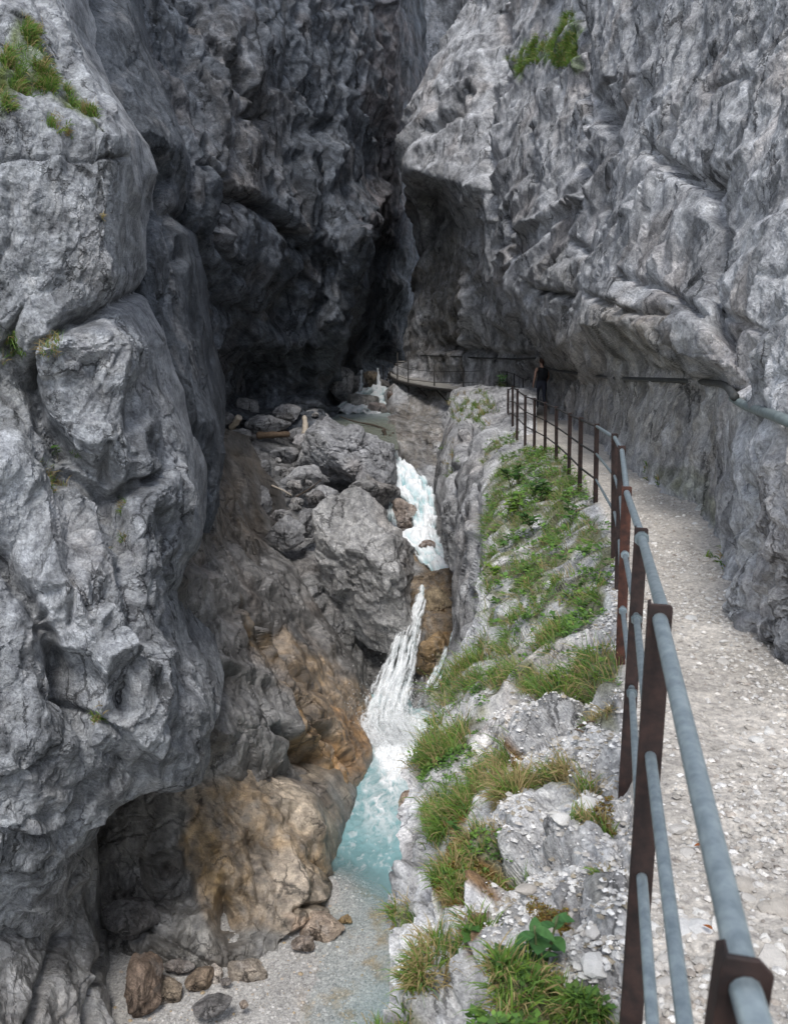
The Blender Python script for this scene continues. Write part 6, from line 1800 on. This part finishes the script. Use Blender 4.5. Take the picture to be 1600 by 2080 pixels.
def plant(px, py, h, nl, ls, kind, label, spread=0.5, m=None, name='leafy_plant', group=None):
    loc = at(m or J, px, py)
    root = empty(name, loc, label, 'plant', group)
    nst = max(1, nl // 7)
    cnt = 0
    for s in range(nst):
        lean = Vector((rp.uniform(-1, 0.6) * spread, rp.uniform(-0.7, 0.4) * spread, 1)).normalized()
        hh = h * rp.uniform(0.7, 1.1)
        base = Vector((rp.uniform(-1, 1), rp.uniform(-1, 1), 0)) * spread * h * 0.35
        tip = base + lean * hh
        mid = base.lerp(tip, 0.5) + Vector((0, 0, hh * 0.06))
        st = tube('stem', spline([base - Vector((0, 0, 0.02)), mid, tip], 3), [0.004 * h / 0.25] * 7, stem_mat, None, 5)
        st.parent = root
        k = max(3, nl // nst)
        for i in range(k):
            t = 0.25 + 0.75 * (i + 0.5) / k
            p = base.lerp(tip, t) + Vector((0, 0, hh * 0.06 * math.sin(math.pi * t)))
            o = bpy.data.objects.new('leaf', rp.choice(LM[kind]))
            az = i * 2.4 + rp.uniform(-0.5, 0.5)
            sc = ls * rp.uniform(0.7, 1.15)
            o.location = p
            o.rotation_euler = (rp.uniform(-0.25, 0.55), rp.uniform(-0.3, 0.3), az)
            o.scale = (sc, sc, sc)
            COL.objects.link(o)
            o.parent = st
    return root
plant(1085, 1975, 0.24, 24, 0.075, 'dark', 'dark green plant with large oval leaves at the bottom of the ledge', 0.35)
plant(1150, 2060, 0.13, 10, 0.05, 'mid', 'low green plant beside the large leaved one', 0.5)
plant(950, 1790, 0.05, 3, 0.055, 'light', 'small plant with one pale round leaf on the rock', 0.3)
plant(985, 1740, 0.07, 6, 0.028, 'light', 'sprig of tiny pale leaves in the moss', 0.4)
plant(930, 1700, 0.09, 6, 0.04, 'mid', 'small green plant at the edge of the hanging grass', 0.4)
plant(960, 1930, 0.10, 5, 0.06, 'mid', 'small green plant left of the large leaved one', 0.4)
plant(1125, 1415, 0.14, 12, 0.05, 'mid', 'bright green herb in the grass below the second post', 0.6)
plant(1140, 1300, 0.14, 10, 0.05, 'mid', 'green herb above the pale gravel patch', 0.6)
plant(1180, 1240, 0.10, 8, 0.045, 'light', 'light green herb near the orange twig', 0.5)
plant(1000, 1335, 0.16, 10, 0.055, 'mid', 'green herb at the top of the hanging grass', 0.6)
plant(1050, 985, 0.42, 40, 0.13, 'mid', 'green leafy shrub at the upper end of the grassy slope', 0.9, name='leafy_shrub')
plant(1100, 1020, 0.40, 38, 0.13, 'mid', 'green leafy shrub in the middle of the grassy slope', 0.9, name='leafy_shrub')
plant(1045, 1062, 0.36, 34, 0.12, 'light', 'yellow green leafy shrub hanging over the rib', 0.9, name='leafy_shrub')
plant(1085, 1070, 0.34, 26, 0.12, 'mid', 'green leafy shrub right of the yellow green one', 0.9, name='leafy_shrub')
plant(1150, 1060, 0.30, 20, 0.10, 'mid', 'leafy shrub nearest the railing', 0.8, name='leafy_shrub')
plant(1015, 1175, 0.20, 12, 0.09, 'light', 'yellow green sprig on the edge above the rib', 0.7)
plant(1030, 1110, 0.22, 14, 0.09, 'mid', 'green plant between the shrub and the sprig', 0.7)
plant(1020, 785, 0.45, 24, 0.16, 'dark', 'dark green bush beside the railing corner', 0.8, m=K, name='leafy_shrub')
plant(40, 715, 0.22, 14, 0.10, 'mid', 'green plant in a hollow of the left buttress', 0.7, m=A)
plant(110, 935, 0.2, 10, 0.09, 'mid', 'small green plant in the diagonal crack of the left buttress', 0.7, m=A)
# twigs and dead leaves
tw = [((1175, 1498), (1215, 1488), 0.006, 'reddish brown twig lying on the pale rock'), ((1190, 1508), (1160, 1500), 0.005, 'short brown twig left of the reddish one'), ((1188, 1226), (1203, 1256), 0.014, 'pale orange piece of wood in the grass edge')]
for a, b_, r, lab in tw:
    p, q = at(J, *a) + Vector((0, 0, 0.015)), at(J, *b_) + Vector((0, 0, 0.02))
    tag(tube('twig', spline([p, p.lerp(q, 0.5) + Vector((0, 0, 0.012)), q], 3), [r * 0.8, r, r, r, r, r * 0.8, r * 0.6], pale_wood if r > 0.01 else brown_wood, None, 6), lab, 'twig')
dl = [leaf_mesh('dead_leaf', 1, 0.3, (0.30, 0.10, 0.03), 0, 11)]
for px, py, s, lab in ((1510, 1242, 0.06, 'orange dead leaf at the foot of the wall'), (1428, 1720, 0.035, 'small brown dead leaf in the middle of the path'), (1446, 1910, 0.03, 'orange dead leaf on the near path')):
    o = bpy.data.objects.new('dead_leaf', dl[0])
    o.location = at(J, px, py) + Vector((0, 0, 0.02))
    o.scale = (s, s, s)
    o.rotation_euler = (0.1, 0.2, px)
    COL.objects.link(o)
    tag(o, lab, 'leaf')
print('all', round(time.time() - T0, 1))
